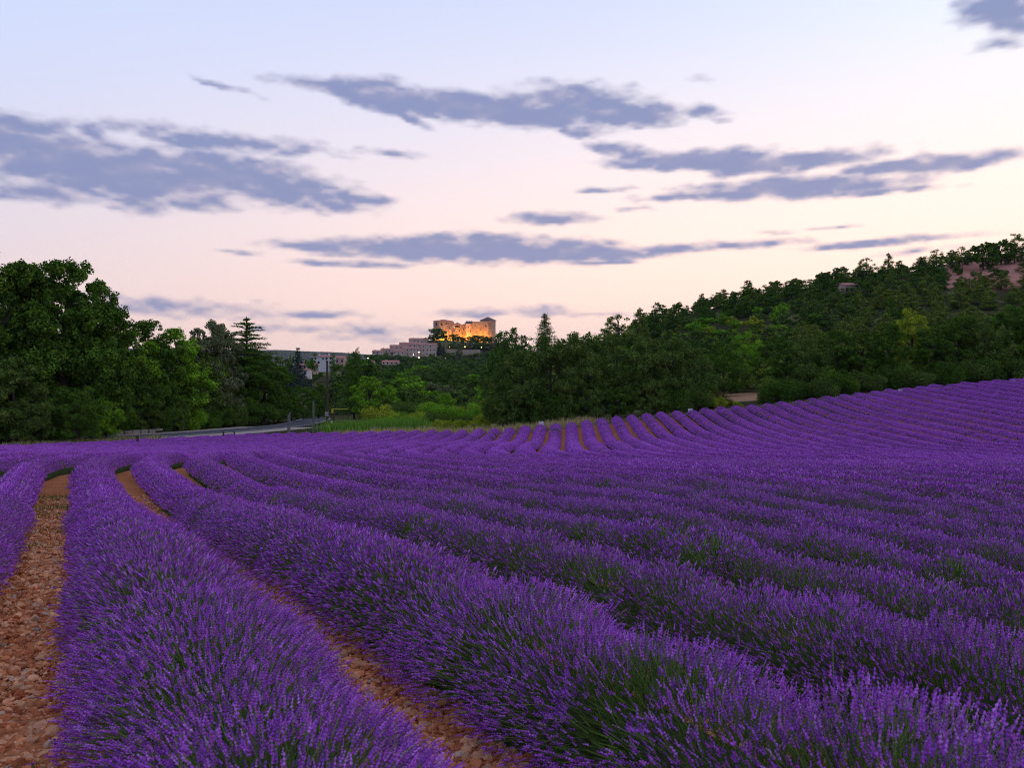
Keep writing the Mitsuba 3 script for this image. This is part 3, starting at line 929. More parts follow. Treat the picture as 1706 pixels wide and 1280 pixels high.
# --- middle distance between the road and the big oaks
MG = 'trees of the valley below the castle'
names = {'dark': 'dark green', 'oak': 'olive green', 'fresh': 'fresh green', 'yellow': 'yellowish green', 'brown': 'brownish', 'grey': 'greyish green'}
lanes = [(103, 694, 22, 690, 812, ['yellow', 'fresh', 'fresh', 'yellow']), (108, 682, 25, 640, 815, ['yellow', 'fresh', 'fresh', 'oak']), (115, 668, 28, 640, 830, ['yellow', 'fresh', 'fresh', 'oak']), (128, 657, 34, 640, 860, ['fresh', 'yellow', 'oak']),
         (150, 648, 38, 640, 880, ['fresh', 'oak', 'brown', 'fresh']), (190, 640, 32, 625, 900, ['oak', 'fresh', 'dark', 'grey']), (240, 630, 28, 610, 900, ['oak', 'dark', 'fresh']),
         (310, 622, 24, 600, 900, ['dark', 'oak', 'fresh', 'dark']), (390, 614, 21, 600, 880, ['oak', 'dark', 'dark']), (480, 608, 18, 590, 860, ['dark', 'oak', 'fresh']),
         (570, 603, 15, 585, 850, ['dark', 'oak']), (650, 600, 13, 590, 850, ['dark', 'oak', 'dark']), (720, 597, 13, 600, 850, ['dark', 'dark', 'oak'])]
for y, top, step, p0, p1, pals in lanes:
    px = p0
    while px < p1:
        pal = pals[tr_rng.integers(len(pals))]
        yy = y * tr_rng.uniform(.95, 1.05)
        near = y < 135
        by_px(('bush_' if near else 'far_') + pal, 'bush' if near else 'broadleaf_tree', px, yy, top + tr_rng.uniform(-5, 7),
              f'{names[pal]} {"bush at the field edge left of the big oaks" if near else "tree in the valley wood below the castle"}',
              'bushes left of the big oaks' if near else MG, tr_rng.uniform(.95, 1.25) * (1.0 if near else 1.15))
        px += step * tr_rng.uniform(.75, 1.2)
for px, y, top in ((836, 270, 548), (856, 262, 543), (874, 255, 556), (845, 250, 566), (884, 235, 574), (866, 240, 572), (825, 280, 575)):
    by_px('pine_dark', 'pine_tree', px, y, top, 'dark pine in the clump at the right foot of the castle hill', 'dark pines right of the castle', .95)
by_px('conifer', 'conifer', 908, 225, 520, 'lone pointed dark conifer standing against the sky right of the castle', None, .9)

# --- the big oaks at the far edge of the field
for px, y, top, w, lab in [
        (838, 99, 612, .95, 'leftmost low oak of the dark clump at the field end'), (872, 98, 578, .9, 'second dark oak from the left in the clump at the field end'),
        (918, 97, 556, .85, 'dark oak in the clump, behind the first white marker'), (968, 96, 549, .85, 'tallest dark oak of the clump in the middle of the field end'),
        (1022, 98, 552, .85, 'dark oak right of the tallest one in the clump'), (1075, 97, 560, .9, 'broad grey green oak in the clump at the field end'),
        (1120, 98, 558, .9, 'broad dark oak near the right end of the clump'), (1158, 98, 578, .85, 'rightmost oak of the clump, beside the bare earth clearing')]:
    by_px('round_oak', 'oak_tree', px, y, top, lab, 'oaks of the dark clump at the field end', w)
for px, y, top, pal in [(850, 96, 655, 'oak'), (890, 96, 640, 'dark'), (935, 95, 640, 'dark'), (980, 95, 635, 'oak'), (1030, 95, 640, 'dark'), (1080, 95, 630, 'oak'), (1125, 96, 640, 'dark'), (1165, 96, 632, 'oak'),
                        (1190, 98, 655, 'yellow'), (1204, 98, 662, 'yellow'), (1180, 100, 640, 'brown'), (1215, 101, 672, 'brown'), (1272, 99, 650, 'oak'), (1228, 97, 680, 'yellow')]:
    by_px('bush_' + pal, 'bush', px, y, top, f'{names[pal]} bush below the trees at the far end of the field', 'bushes along the far end of the field', 1.1)
# --- trees right of the clearing
RG = 'trees along the upper edge of the field'
for px, y, top, kind, w, lab in [
        (1205, 128, 566, 'round_dark', .95, 'dark green tree left of the bare clearing'), (1240, 150, 550, 'round_fresh', .95, 'fresh green tree behind the bare clearing'),
        (1290, 138, 556, 'tall_dark', 1.2, 'dark tree right above the bare clearing'), (1310, 102, 566, 'tall_dark', 1.15, 'dark olive tree right of the bare clearing'),
        (1350, 100, 560, 'round_oak', .95, 'broad dark tree above the third row of the upper field edge'), (1392, 101, 548, 'tall_dark', 1.2, 'dark tree left of the third white marker'),
        (1436, 99, 552, 'tall_dark', 1.2, 'dark tree with pale twigs left of the third white marker'), (1480, 100, 536, 'tall_dark', 1.2, 'dark tree just left above the third white marker'),
        (1520, 104, 508, 'tall_yellow', .95, 'yellowish green rounded tree above the third white marker'), (1552, 99, 540, 'tall_dark', 1.15, 'dark tree right of the third white marker'),
        (1596, 99, 520, 'tall_dark', 1.15, 'tall dark tree midway between the last two markers'), (1640, 98, 525, 'round_oak', .9, 'broad dark tree left of the last marker'),
        (1682, 99, 505, 'tall_dark', 1.15, 'tall dark tree above the last white marker'), (1730, 98, 510, 'tall_dark', 1.15, 'dark tree cut by the right edge of the picture')]:
    by_px(kind, 'broadleaf_tree', px, y, top, lab, RG, w)
for k in range(26):
    px = 1275 + k * 18 + tr_rng.uniform(-6, 6)
    y = 95.5 + tr_rng.uniform(0, 3)
    pal = ['oak', 'dark', 'dark', 'oak', 'oak'][k % 5]
    by_px('bush_' + pal, 'bush', px, y, 632 - (px - 1270) * .09 + tr_rng.uniform(-16, 12), f'{names[pal]} bush in the shade along the upper field edge', 'bushes under the upper field edge trees', 1.15)

# --- the wooded hill at right
HG = {'pine': ('olive green pine on the wooded hill at right', 'pines of the hill'), 'pine_dark': ('dark pine on the wooded hill at right', 'dark pines of the hill'),
      'far_dark': ('dark round tree on the wooded hill at right', 'dark round trees of the hill'), 'far_oak': ('olive green oak on the wooded hill at right', 'olive green oaks of the hill'),
      'far_fresh': ('fresh green tree on the wooded hill at right', 'fresh green trees of the hill'), 'far_yellow': ('yellowish green tree on the wooded hill at right', 'yellowish trees of the hill')}
pts = []
hr = np.random.default_rng(19)
for k in range(60000):
    y = math.sqrt(hr.uniform(114 ** 2, 345 ** 2))
    u = hr.uniform(.06, .78)
    x = u * y
    sp = np.interp(y, [110, 200, 340], [5.6, 6.4, 7.2])
    if ((x - 192) / 28) ** 2 + ((y - 303) / 26) ** 2 < 1 and hr.random() < .97:
        continue
    if ((x - 37.5) / 7) ** 2 + ((y - 118) / 24) ** 2 < 1:
        continue
    if y < 145 and 28 < x < 44 and hr.random() < .6:
        continue
    if .56 < u < .66 and 225 < y < 322 and hr.random() < .93:
        continue
    if any((x - a) ** 2 + (y - b) ** 2 < sp * sp for a, b in pts):
        continue
    pts.append((x, y))
    if len(pts) > 900:
        break
for x, y in pts:
    q = meshkit.noise(np.array([[x / 45, y / 45, 0]]), 33)[0] + hr.normal(0, .12)
    top = y > 285
    if top:
        kind = hr.choice(['pine', 'pine_dark', 'far_oak', 'far_dark', 'pine_dark'] if x < 165 else ['far_dark', 'far_oak', 'pine_dark'])
    else:
        kind = 'pine' if q > .62 else 'far_dark' if q > .5 else 'far_oak' if q > .4 else hr.choice(['far_fresh', 'far_oak', 'pine_dark', 'far_yellow'], p=[.35, .35, .2, .1])
    h = hr.uniform(5.2, 8.2) * (1.0 if 'pine' in kind else .88)
    if top and x > 165:
        h *= .8
    lab, grp = HG.get(kind, HG['pine'])
    tree(kind, 'pine_tree' if 'pine' in kind else 'oak_tree' if kind == 'far_oak' else 'holm_oak' if kind == 'far_dark' else 'broadleaf_tree', x, y, h, lab, grp, hr.uniform(.95, 1.3) * (1.65 if 'pine' in kind else 1.2), sink=.3)  # the far_dark ones are plain dark broadleaf trees of no particular species
for px, y, top, kind, w, lab in [(1444, 322, 428, 'pine_open', 1.2, 'open pine with pale gaps standing above the hill ridge, left of two'), (1480, 322, 420, 'pine', 1.0, 'pointed pine standing above the hill ridge, right of two'),
                                 (1560, 318, 414, 'pine_open', 1.2, 'dark ragged pine on the ridge left of the red earth slope'), (1603, 318, 409, 'pine_open', 1.2, 'ragged dark tree on the ridge above the red earth slope'),
                                 (1638, 312, 402, 'far_dark', 1.25, 'dark rounded oak on the ridge above the red earth'), (1668, 316, 398, 'far_dark', 1.2, 'dark rounded tree on the ridge near the right edge'),
                                 (1690, 314, 388, 'pine_open', 1.2, 'ragged pine at the top right end of the ridge'), (1245, 318, 476, 'pine', 1., 'slim pine on the ridge in the middle of the hill'), (1265, 318, 478, 'pine', 1., 'second slim pine on the ridge in the middle of the hill'),
                                 (1290, 320, 472, 'pine', 1., 'slim brownish pine on the ridge right of the middle'), (1310, 320, 468, 'pine', 1.1, 'slim tall pine on the ridge right of the middle'),
                                 (1170, 318, 488, 'pine_dark', 1.1, 'dark rounded pine on the lower part of the ridge'), (1092, 300, 502, 'pine_dark', 1., 'dark narrow pine near the low left end of the ridge'),
                                 (1066, 290, 510, 'pine', 1., 'pointed pine at the low left end of the ridge'), (1030, 280, 521, 'pine_open', 1.2, 'ragged small pine where the ridge runs down to the valley'),
                                 (1200, 318, 484, 'pine', 1., 'brownish pine on the ridge left of the middle'), (1222, 318, 486, 'pine', 1.1, 'broad pine on the ridge left of the middle')]:
    by_px(kind, 'pine_tree' if 'pine' in kind else 'broadleaf_tree', px, y, top, lab, None, w)
for px, y, h, pal, lab in ((1404, 280, 4.0, 'oak', 'olive bush at the left corner of the small ridge house'), (1428, 281, 3.6, 'dark', 'dark bush in front of the small ridge house'), (1640, 286, 3.2, 'brown', 'reddish grey bare bush on the red earth slope'), (1655, 283, 2.2, 'brown', 'small reddish bush on the red earth slope'), (1600, 290, 2.4, 'dark', 'dark bush on the red earth slope'),
                           (1672, 290, 3.4, 'dark', 'dark green bush at the right of the red earth slope'), (1622, 300, 2.6, 'oak', 'olive bush high on the red earth slope')):
    tree('bush_' + pal, 'bush', px2x(px, y), y, h, lab)

# ------------------------------------------------------------------ building materials
def wall_fn(a, b, k=.35):
    return lambda p, n, uv: MIX(a, b, FB(p.x * k, p.y * k, p.z * k * .7, 4))


proc_matte('castle_stone', wall_fn((.26, .20, .155), (.46, .38, .30), .45))
proc_matte('village_render', wall_fn((.44, .33, .27), (.64, .50, .42), .3))
proc_matte('pale_render', wall_fn((.58, .54, .52), (.72, .68, .66), .2))
proc_matte('pink_render', wall_fn((.48, .30, .25), (.60, .42, .36), .3))
proc_matte('roof_tile', wall_fn((.34, .15, .115), (.56, .30, .24), .8))
proc_matte('dark_roof', wall_fn((.12, .09, .095), (.22, .16, .155), .8))
matte('window_dark', (.03, .032, .04))
matte('shutter_paint', (.16, .12, .11))
scene['pane_glass'] = {'type': 'principled', 'base_color': rgb((.02, .022, .028)), 'roughness': .12, 'specular': .6}
proc_matte('wood_pole', wall_fn((.055, .042, .034), (.11, .085, .068), 4.0))
proc_matte('concrete', wall_fn((.13, .125, .105), (.22, .21, .18), 3.0))
matte('white_paint', (.62, .62, .64))
matte('yellow_paint', (.50, .46, .05))
matte('metal_grey', (.30, .30, .31))
matte('cable_black', (.02, .02, .022))


def man(m):
    m = m.copy()
    m.merge_vertices()
    return manifold3d.Manifold(manifold3d.Mesh(np.asarray(m.vertices, np.float32), np.asarray(m.faces, np.uint32)))


def tri(M):
    k = M.to_mesh()
    return trimesh.Trimesh(k.vert_properties[:, :3], k.tri_verts, process=False)


def gable(w, d, h, rise, axis='x'):
    """House body with gable ends, ridge along x."""
    p = [(-d / 2, 0), (d / 2, 0), (d / 2, h), (0, h + rise), (-d / 2, h)]
    m = trimesh.creation.extrude_polygon(Polygon(p), w)
    # polygon (u, v) -> (y, z), extrusion -> x
    v = m.vertices.copy()
    m.vertices = np.c_[v[:, 2] - w / 2, v[:, 0], v[:, 1]]
    m.fix_normals()
    return m


def gable_roof(w, d, h, rise, over=.35, thick=.22):
    e = over
    s = rise / (d / 2)
    p = [(-d / 2 - e, h - e * s), (0, h + rise), (d / 2 + e, h - e * s), (d / 2 + e, h - e * s + thick), (0, h + rise + thick * 1.1), (-d / 2 - e, h - e * s + thick)]
    m = trimesh.creation.extrude_polygon(Polygon(p), w + 2 * e)
    v = m.vertices.copy()
    m.vertices = np.c_[v[:, 2] - w / 2 - e, v[:, 0], v[:, 1] + .015]
    m.fix_normals()
    return m


def hip_roof(w, d, h, rise, over=.4, ridge=None):
    x, y = w / 2 + over, d / 2 + over
    rl = (w / 2 - d / 2) if ridge is None else ridge
    rl = max(rl, 0.05)
    v = np.array([[-x, -y, h], [x, -y, h], [x, y, h], [-x, y, h], [-rl, 0, h + rise], [rl, 0, h + rise]]) + [0, 0, .02]
    f = [[0, 1, 5], [0, 5, 4], [1, 2, 5], [2, 3, 4], [2, 4, 5], [3, 0, 4], [0, 2, 1], [0, 3, 2]]
    return trimesh.Trimesh(v, f, process=False)


def place_at(m, x, y, z, rot):
    m = m.copy()
    m.apply_transform(trimesh.transformations.rotation_matrix(math.radians(rot), [0, 0, 1]))
    m.apply_translation([x, y, z])
    return m


def openings(body, wins, y0):
    """Recess windows (x, z, w, h) in the face at y0 (towards the camera): returns the cut body and the panes set back in it."""
    M, panes = man(body), []
    for x, z, w, h in wins:
        M = M - man(box(x - w / 2, x + w / 2, y0 - .5, y0 + .35, z - h / 2, z + h / 2))
        panes.append(box(x - w / 2 + .01, x + w / 2 - .01, y0 + .28, y0 + .34, z - h / 2 + .01, z + h / 2 - .01))
    return tri(M), panes


def house(name, label, x, y, w, d, h, rise, rot, wall='village_render', roof='roof_tile', wins=(), chim=0, z=None, cate='house', group=None, hip=False):
    key = numbered(name)
    z = (float(land_z(x, y)) - .6) if z is None else z
    body = gable(w, d, h, rise) if not hip else box(-w / 2, w / 2, -d / 2, d / 2, 0, h)
    body, panes = openings(body, wins, -d / 2)
    put(key + '__wall', place_at(body, x, y, z, rot), wall)
    rk = put(key + '__roof', place_at(hip_roof(w, d, h, rise) if hip else gable_roof(w, d, h, rise), x, y, z, rot), roof)
    for i, p in enumerate(panes):
        put(key + '__window' + ('' if i == 0 else f'_{i:03d}'), place_at(p, x, y, z, rot), 'window_dark')
    for i in range(chim):
        cx = (-.3 + .5 * i) * w
        put(key + '__roof__chimney' + ('' if i == 0 else f'_{i:03d}'), place_at(box(cx - .35, cx + .35, .3, 1.0, h + rise * .4, h + rise + .9), x, y, z, rot), wall)
    tag(key, label, cate, group)
    return key


def win_grid(w, h, nx, rows, r, ww=1.0, wh=1.5):
    out = []
    for z in rows:
        for i in range(nx):
            if r.random() < .88:
                out.append((-w / 2 + (i + .5) * w / nx + r.uniform(-.3, .3), z, ww, wh))
    return out


# ------------------------------------------------------------------ the castle on its hill
CYD = 830.0


def cx_(px):
    return px2x(px, CYD)


def cz_(py, y=CYD):
    return (640 - py) / F0 * y + EYE


castle = numbered('castle')
tag(castle, 'large stone castle with hipped tower lit orange by floodlights on the hilltop', 'castle')


def cwall(part, label, px0, px1, top, bottom, y0, y1, wins=(), mat='castle_stone'):
    x0, x1 = cx_(px0), cx_(px1)
    b = box(x0, x1, y0, y1, cz_(bottom), cz_(top))
    ws = [(px2x(px, CYD), cz_(py), w, h) for px, py, w, h in wins]
    b, panes = openings(b, ws, y0)
    k = put(f'{castle}__{part}', b, mat)
    if label:
        tag(k, label)
    for i, p in enumerate(panes):
        put(f'{k}__window' + ('' if i == 0 else f'_{i:03d}'), p, 'window_dark')
    return k


def croof(k, px0, px1, top, rise_px, y0, y1, mat='roof_tile', ridge=None):
    x0, x1 = cx_(px0), cx_(px1)
    w, d = x1 - x0, y1 - y0
    m = hip_roof(w, d, 0, rise_px / F0 * CYD, .5, ridge)
    m.apply_translation([(x0 + x1) / 2, (y0 + y1) / 2, cz_(top)])
    return put(f'{k}__roof', m, mat)


k = cwall('keep', 'left keep of the castle, upper half unlit and pinkish', 722.5, 754, 535.5, 592, 826, 848,
          [(727.5, 540.5, 1.5, 3.0), (736.5, 541, 1.5, 3.0), (744, 540, 1.1, 2.0), (749, 547, .9, 1.8), (731, 550, .9, 1.6), (740, 552, .9, 1.6)])
croof(k, 722.5, 754, 535.5, 4.0, 826, 848)
k = cwall('middle_range', 'middle range of the castle with an open loggia under its roof', 754.1, 768.5, 541.0, 592, 828, 846, [(761, 544.4, 6.2, 1.9), (765.5, 551, 1.0, 1.6), (757, 551, 1.0, 1.6)])
croof(k, 754.1, 768.5, 541.0, 4.5, 828, 846)
k = cwall('curtain_wall', 'brightly lit recessed curtain wall of the castle', 768.6, 781, 540, 592, 833, 846, [(772.5, 548, .8, 1.8), (777.5, 551, .8, 1.8)])
put(f'{castle}__chimney', box(cx_(773.4), cx_(774.8), 838, 839, cz_(541), cz_(536)), 'castle_stone')
k = cwall('gable_house', 'narrow grey gabled house between the lit walls of the castle', 776, 787, 539.5, 592, 829.5, 845, [(780, 545, .9, 1.6), (784, 552, .9, 1.6)], 'village_render')
g = gable_roof(cx_(787) - cx_(776), 14, 0, 3.2, .3)
g.apply_translation([(cx_(776) + cx_(787)) / 2, 837, cz_(539.5)])
put(f'{k}__roof', g, 'dark_roof')
k = cwall('great_wall', 'high bright orange lit wall of the castle with buttress strips', 787.1, 815, 536.2, 592, 827, 850, [(791.5, 543, .9, 2.6), (809.5, 543.5, .9, 2.6), (800.5, 549, .7, 1.6)])
for i, px in enumerate((796.5, 804.5, 812.5)):
    put(f'{k}__buttress' + ('' if i == 0 else f'_{i:03d}'), box(cx_(px - .7), cx_(px + .7), 826.1, 827.004, cz_(592), cz_(540)), 'castle_stone')
# the polygonal corner tower
tw = trimesh.creation.cylinder(radius=9.0, height=cz_(533.4) - cz_(592), sections=8)
tw.apply_transform(trimesh.transformations.rotation_matrix(math.pi / 8, [0, 0, 1]))
tx = cx_(812.5)
tw.apply_translation([tx, 838, (cz_(533.4) + cz_(592)) / 2])
put(f'{castle}__tower', tw, 'castle_stone')
tag(f'{castle}__tower', 'eight sided corner tower at the right end of the castle')
tr_ = trimesh.creation.cone(radius=9.9, height=cz_(526.8) - cz_(533.4), sections=8)
tr_.apply_transform(trimesh.transformations.rotation_matrix(math.pi / 8, [0, 0, 1]))
tr_.apply_translation([tx, 838, cz_(533.4) + .02])
put(f'{castle}__tower__roof', tr_, 'dark_roof')
for i, a in enumerate((-68, -22.5, -112)):
    p = place_at(box(-.5, .5, -8.45, -8.25, cz_(543), cz_(540.5)), tx, 838, 0, a + 90)
    put(f'{castle}__tower__window' + ('' if i == 0 else f'_{i:03d}'), p, 'window_dark')

# floodlights on the ground before the walls: lamps in low housings
for i, (px, y, aim, k_) in enumerate([(733, 817, 736, 1.0), (742, 816, 742, 1.3), (750, 818, 751, .8), (772, 822, 774, 1.5), (779, 822, 778, .5), (792, 817, 791, 1.2), (799, 816, 799, 1.2), (807, 816, 807, 1.2), (818, 817, 818, .9)]):
    x, z = cx_(px), cz_(571)
    key = numbered('floodlight')
    put(key + '__housing', place_at(box(-.35, .35, -.2, .25, -1.2, .3), x, y, z, 0), 'metal_grey')
    scene[key + '_beam'] = {'type': 'spot', 'intensity': rgb(np.array([92., 30., .7]) * k_), 'cutoff_angle': 68, 'beam_width': 40,
                            'to_world': T().look_at(origin=[x, y, z + .5], target=[cx_(aim), 828, z + 9.5], up=[0, 0, 1])}
    tag(key, f'small floodlight aimed up at the castle wall, {ORD[i]} from the left', 'floodlight', 'castle floodlights')

# terrace walls and slope below the castle
def terrace(name, label, px0, px1, top, bot, y, mat='village_render'):
    k = numbered(name)
    x0, x1 = px2x(px0, y), px2x(px1, y)
    put(k, box(x0, x1, y, y + 1.2, cz_(bot, y), cz_(top, y)), mat)
    tag(k, label, 'wall')


terrace('terrace_wall', 'pale terrace wall under the orange lamps below the castle', 741, 800, 582.6, 592, 788.0, 'castle_stone')

# ------------------------------------------------------------------ village houses stepping down left of the castle
hv = np.random.default_rng(4)


def vhouse(px0, px1, top, bot, y, rise, rot, label, nx, rows_px, wall='village_render', chim=1, d=9):
    x0, x1 = px2x(px0, y), px2x(px1, y)
    w = x1 - x0
    z = cz_(bot, y)
    h = cz_(top, y) - z - rise
    wins = win_grid(w, h, nx, [cz_(q, y) - z for q in rows_px], hv)
    house('village_house', label, (x0 + x1) / 2, y + d / 2, w, d, h, rise, rot, wall, 'roof_tile', wins, chim, z=z, group='village houses left of the castle')


vhouse(681, 712, 563.2, 582, 800, 1.8, 0, 'topmost village house with long reddish roof, left below the castle', 5, [569.5], d=11)
vhouse(665, 700, 570.5, 592, 786, 2.0, 3, 'pale village house with red roof below the topmost house', 5, [576.5, 583], chim=2)
vhouse(697, 727, 572.0, 597, 778, 1.6, -4, 'broad stone village house at the right end, beside the dark tree', 5, [577.5, 583.5, 590])
vhouse(649, 679, 574.5, 595, 782, 1.8, 2, 'stone village house with sloping red roof left of the pale one', 4, [580, 586.5])
vhouse(671, 699, 578.5, 599, 772, 1.5, -2, 'low front village house with small dark windows', 5, [583.5, 590])
vhouse(634, 652, 580.5, 597, 776, 1.6, 4, 'small stone village house near the left end of the row', 3, [585.5])
vhouse(620, 637, 583.5, 597, 770, 1.4, 0, 'leftmost low village house of the row', 3, [588])
vhouse(655, 673, 583, 600, 766, 1.4, 0, 'little front village house half hidden by trees', 3, [588.5])
vhouse(636, 663, 600.8, 608, 560, 1.2, 0, 'low long house with red roof among the trees below the village', 4, [605])
vhouse(603, 622, 601.5, 607, 560, 1.0, 0, 'small low house left of the long red roofed one', 2, [605])
put('chapel_wall_turret__wall', box(px2x(746.5, 806), px2x(749, 806), 806, 809, cz_(586, 806), cz_(567.5, 806)), 'castle_stone')
tag('chapel_wall_turret', 'thin pale stone turret on the terrace below the castle', 'turret')

# street lamps of the village
for i, (px, py, y, c, k_) in enumerate([(613, 597, 600, 'w', 0.5), (689, 591, 764, 'w', 0.5), (698, 587, 764, 'w', 1), (698, 596, 758, 'w', 1), (742, 597, 740, 'w', 1), (749, 578, 786, 'o', 1.3), (755, 600, 735, 'o', 0.6), (757.5, 544.6, 827.2, 'w', 0.8), (774.5, 578, 786, 'o', 1.3), (802, 579, 786, 'y', 1.1), (822, 583, 783, 'w', 0.8), (879, 571, 240, 'y', 0.1), (891, 575, 240, 'y', 0.1)]):
    key = numbered('street_lamp')
    x, z = px2x(px, y), cz_(py, y)
    col = {'w': (5.0, 3.6, 2.2), 'y': (5.0, 3.0, 1.1), 'o': (6.0, 2.4, .35)}[c]
    rad = .30 * math.sqrt(k_) if y > 300 else .10
    s = trimesh.creation.icosphere(subdivisions=1, radius=rad)
    s.apply_translation([x, y, z])
    scene[key + '__globe'] = mikit.ply(s, 'white_paint', emitter={'type': 'area', 'radiance': rgb(np.array(col) * .55)})
    put(key + '__pole', tube([[x, y + .05, z - 5.5], [x, y + .05, z - rad * .8]], [.09, .06], 6), 'metal_grey')
    tag(key, f'lit {dict(w="white", y="yellow", o="orange")[c]} street lamp of the village, {ORD[i]} glowing dot from the left', 'street lamp', 'lit village street lamps')

# trees on the castle hill
for px, y, top, kind, w, lab in [
        (728, 809, 546, 'far_dark', 1.75, 'tall dark tree covering the left foot of the castle keep'), (719, 806, 556, 'far_oak', 1.2, 'green tree left of the castle keep'),
        (709, 803, 562, 'far_oak', 1.3, 'green tree above the village roofs left of the castle'), (756, 807, 556, 'far_dark', 1.75, 'dark round tree in front of the middle of the castle'),
        (764, 808, 560, 'far_dark', 1.75, 'dark tree right of the round one before the castle'), (772, 808, 562, 'far_dark', 1.75, 'dark tree before the recessed castle wall'),
        (783, 809, 560, 'far_dark', 1.75, 'dark tree before the gabled castle house'), (792, 809, 558, 'far_dark', 1.75, 'dark tree before the left end of the great castle wall'),
        (801, 809, 559, 'far_dark', 1.75, 'dark tree before the middle of the great castle wall'), (810, 808, 560, 'far_dark', 1.75, 'dark tree before the right end of the great castle wall'),
        (819, 808, 561, 'far_dark', 1.75, 'dark tree before the castle tower'), (828, 811, 563, 'far_dark', 1.75, 'dark tree right of the castle tower'), (743, 808, 563, 'far_dark', 1.75, 'dark tree under the brightest castle light'),
        (746, 801, 569.0, 'far_dark', 1.9, 'dark shrub on the slope under the castle court, %s of six from the left' % ORD[0]),
        (757, 800, 568.0, 'far_dark', 1.9, 'dark shrub on the slope under the castle court, %s of six from the left' % ORD[1]),
        (770, 801, 567.5, 'far_dark', 1.9, 'dark shrub on the slope under the castle court, %s of six from the left' % ORD[2]),
        (783, 800, 567.0, 'far_dark', 1.9, 'dark shrub on the slope under the castle court, %s of six from the left' % ORD[3]),
        (795, 801, 567.0, 'far_dark', 1.9, 'dark shrub on the slope under the castle court, %s of six from the left' % ORD[4]),
        (807, 800, 567.0, 'far_dark', 1.9, 'dark shrub on the slope under the castle court, %s of six from the left' % ORD[5]),
        (752, 794, 572.0, 'far_dark', 1.75, 'dark small tree on the terrace wall foot, %s of seven from the left' % ORD[0]),
        (764, 795, 571.0, 'far_grey', 1.75, 'grey olive tree on the terrace wall foot, %s of seven from the left' % ORD[1]),
        (776, 793, 570.5, 'far_grey', 1.75, 'grey olive tree on the terrace wall foot, %s of seven from the left' % ORD[2]),
        (788, 795, 570.0, 'far_grey', 1.75, 'grey olive tree on the terrace wall foot, %s of seven from the left' % ORD[3]),
        (799, 793, 570.5, 'far_dark', 1.75, 'dark small tree on the terrace wall foot, %s of seven from the left' % ORD[4]),
        (810, 795, 569.5, 'far_grey', 1.75, 'grey olive tree on the terrace wall foot, %s of seven from the left' % ORD[5]),
        (821, 793, 570.0, 'far_grey', 1.75, 'grey olive tree on the terrace wall foot, %s of seven from the left' % ORD[6]),
        (733, 783, 569, 'spruce', 1.0, 'blue grey tree between the village and the terrace'), (739, 781, 574, 'spruce', .9, 'small blue grey tree beside the terrace wall'),
        (648, 745, 585, 'far_oak', 1.3, 'pale green round tree in front of the village'), (630, 740, 589, 'far_dark', 1.5, 'dark tree in front of the leftmost village house'), (617, 735, 590, 'far_dark', 1.5, 'dark tree left of the village'),
        (663, 742, 590, 'far_dark', 1.5, 'dark tree below the village houses'), (677, 742, 592, 'far_dark', 1.5, 'dark tree below the middle village houses'), (690, 738, 594, 'far_dark', 1.5, 'dark tree below the broad village house'),
        (706, 742, 593, 'far_oak', 1.4, 'green tree in front of the broad village house'), (722, 745, 588, 'far_oak', 1.4, 'green tree right of the broad village house'), (765, 775, 576, 'far_oak', .6, 'green tree in front of the terrace wall'),
        (745, 755, 588, 'far_dark', 1.4, 'dark tree below the orange lamps'), (785, 770, 589, 'far_dark', 1.4, 'dark tree below the terrace wall'), (752, 768, 586, 'far_oak', 1.5, 'olive tree below the left end of the terrace wall'), (796, 766, 587, 'far_oak', 1.5, 'olive tree below the middle of the terrace wall'), (815, 768, 585, 'far_dark', 1.5, 'dark tree below the yellow terrace lamp'), (805, 770, 588, 'far_dark', 1.4, 'dark tree under the right part of the terrace wall'), (826, 770, 585, 'far_dark', 1.4, 'dark tree at the right end of the terrace wall')]:
    by_px(kind, 'hill_tree', px, y, top, lab, None, w)

# ------------------------------------------------------------------ the white houses at left
def lhouse(name, label, px0, px1, top, bot, y, rise, wall, rows_px, nx, chim, d=9, rot=0, hip=False):
    x0, x1 = px2x(px0, y), px2x(px1, y)
    w = x1 - x0
    z = cz_(bot, y)
    h = cz_(top, y) - z - rise
    wins = win_grid(w, h, nx, [cz_(q, y) - z for q in rows_px], hv, 1.1, 1.3)
    return house(name, label, (x0 + x1) / 2, y + d / 2, w, d, h, rise, rot, wall, 'roof_tile', wins, chim, z=z, hip=hip)


lhouse('white_house', 'large pale house with balcony far off behind the lamp pole', 522, 554, 591, 620, 430, 1.3, 'pale_render', [597.5, 604], 5, 2, hip=True)
lhouse('pink_house', 'low pink house with red roof left of the large pale house', 497, 523, 604.5, 624, 400, 1.4, 'pink_render', [612], 4, 1)
lhouse('white_shed', 'white low building below the pink house', 483, 512, 615, 632, 370, .6, 'pale_render', [622], 3, 0)
lhouse('red_roof_house', 'small house with dark red roof right of the slim cypress', 557, 573, 593.5, 612, 440, 1.2, 'pink_render', [602], 2, 0)
lhouse('ridge_house', 'small pale house half hidden by trees on the ridge of the right hill', 1408, 1432, 470, 496, 292, 1.2, 'pink_render', [482], 3, 0)
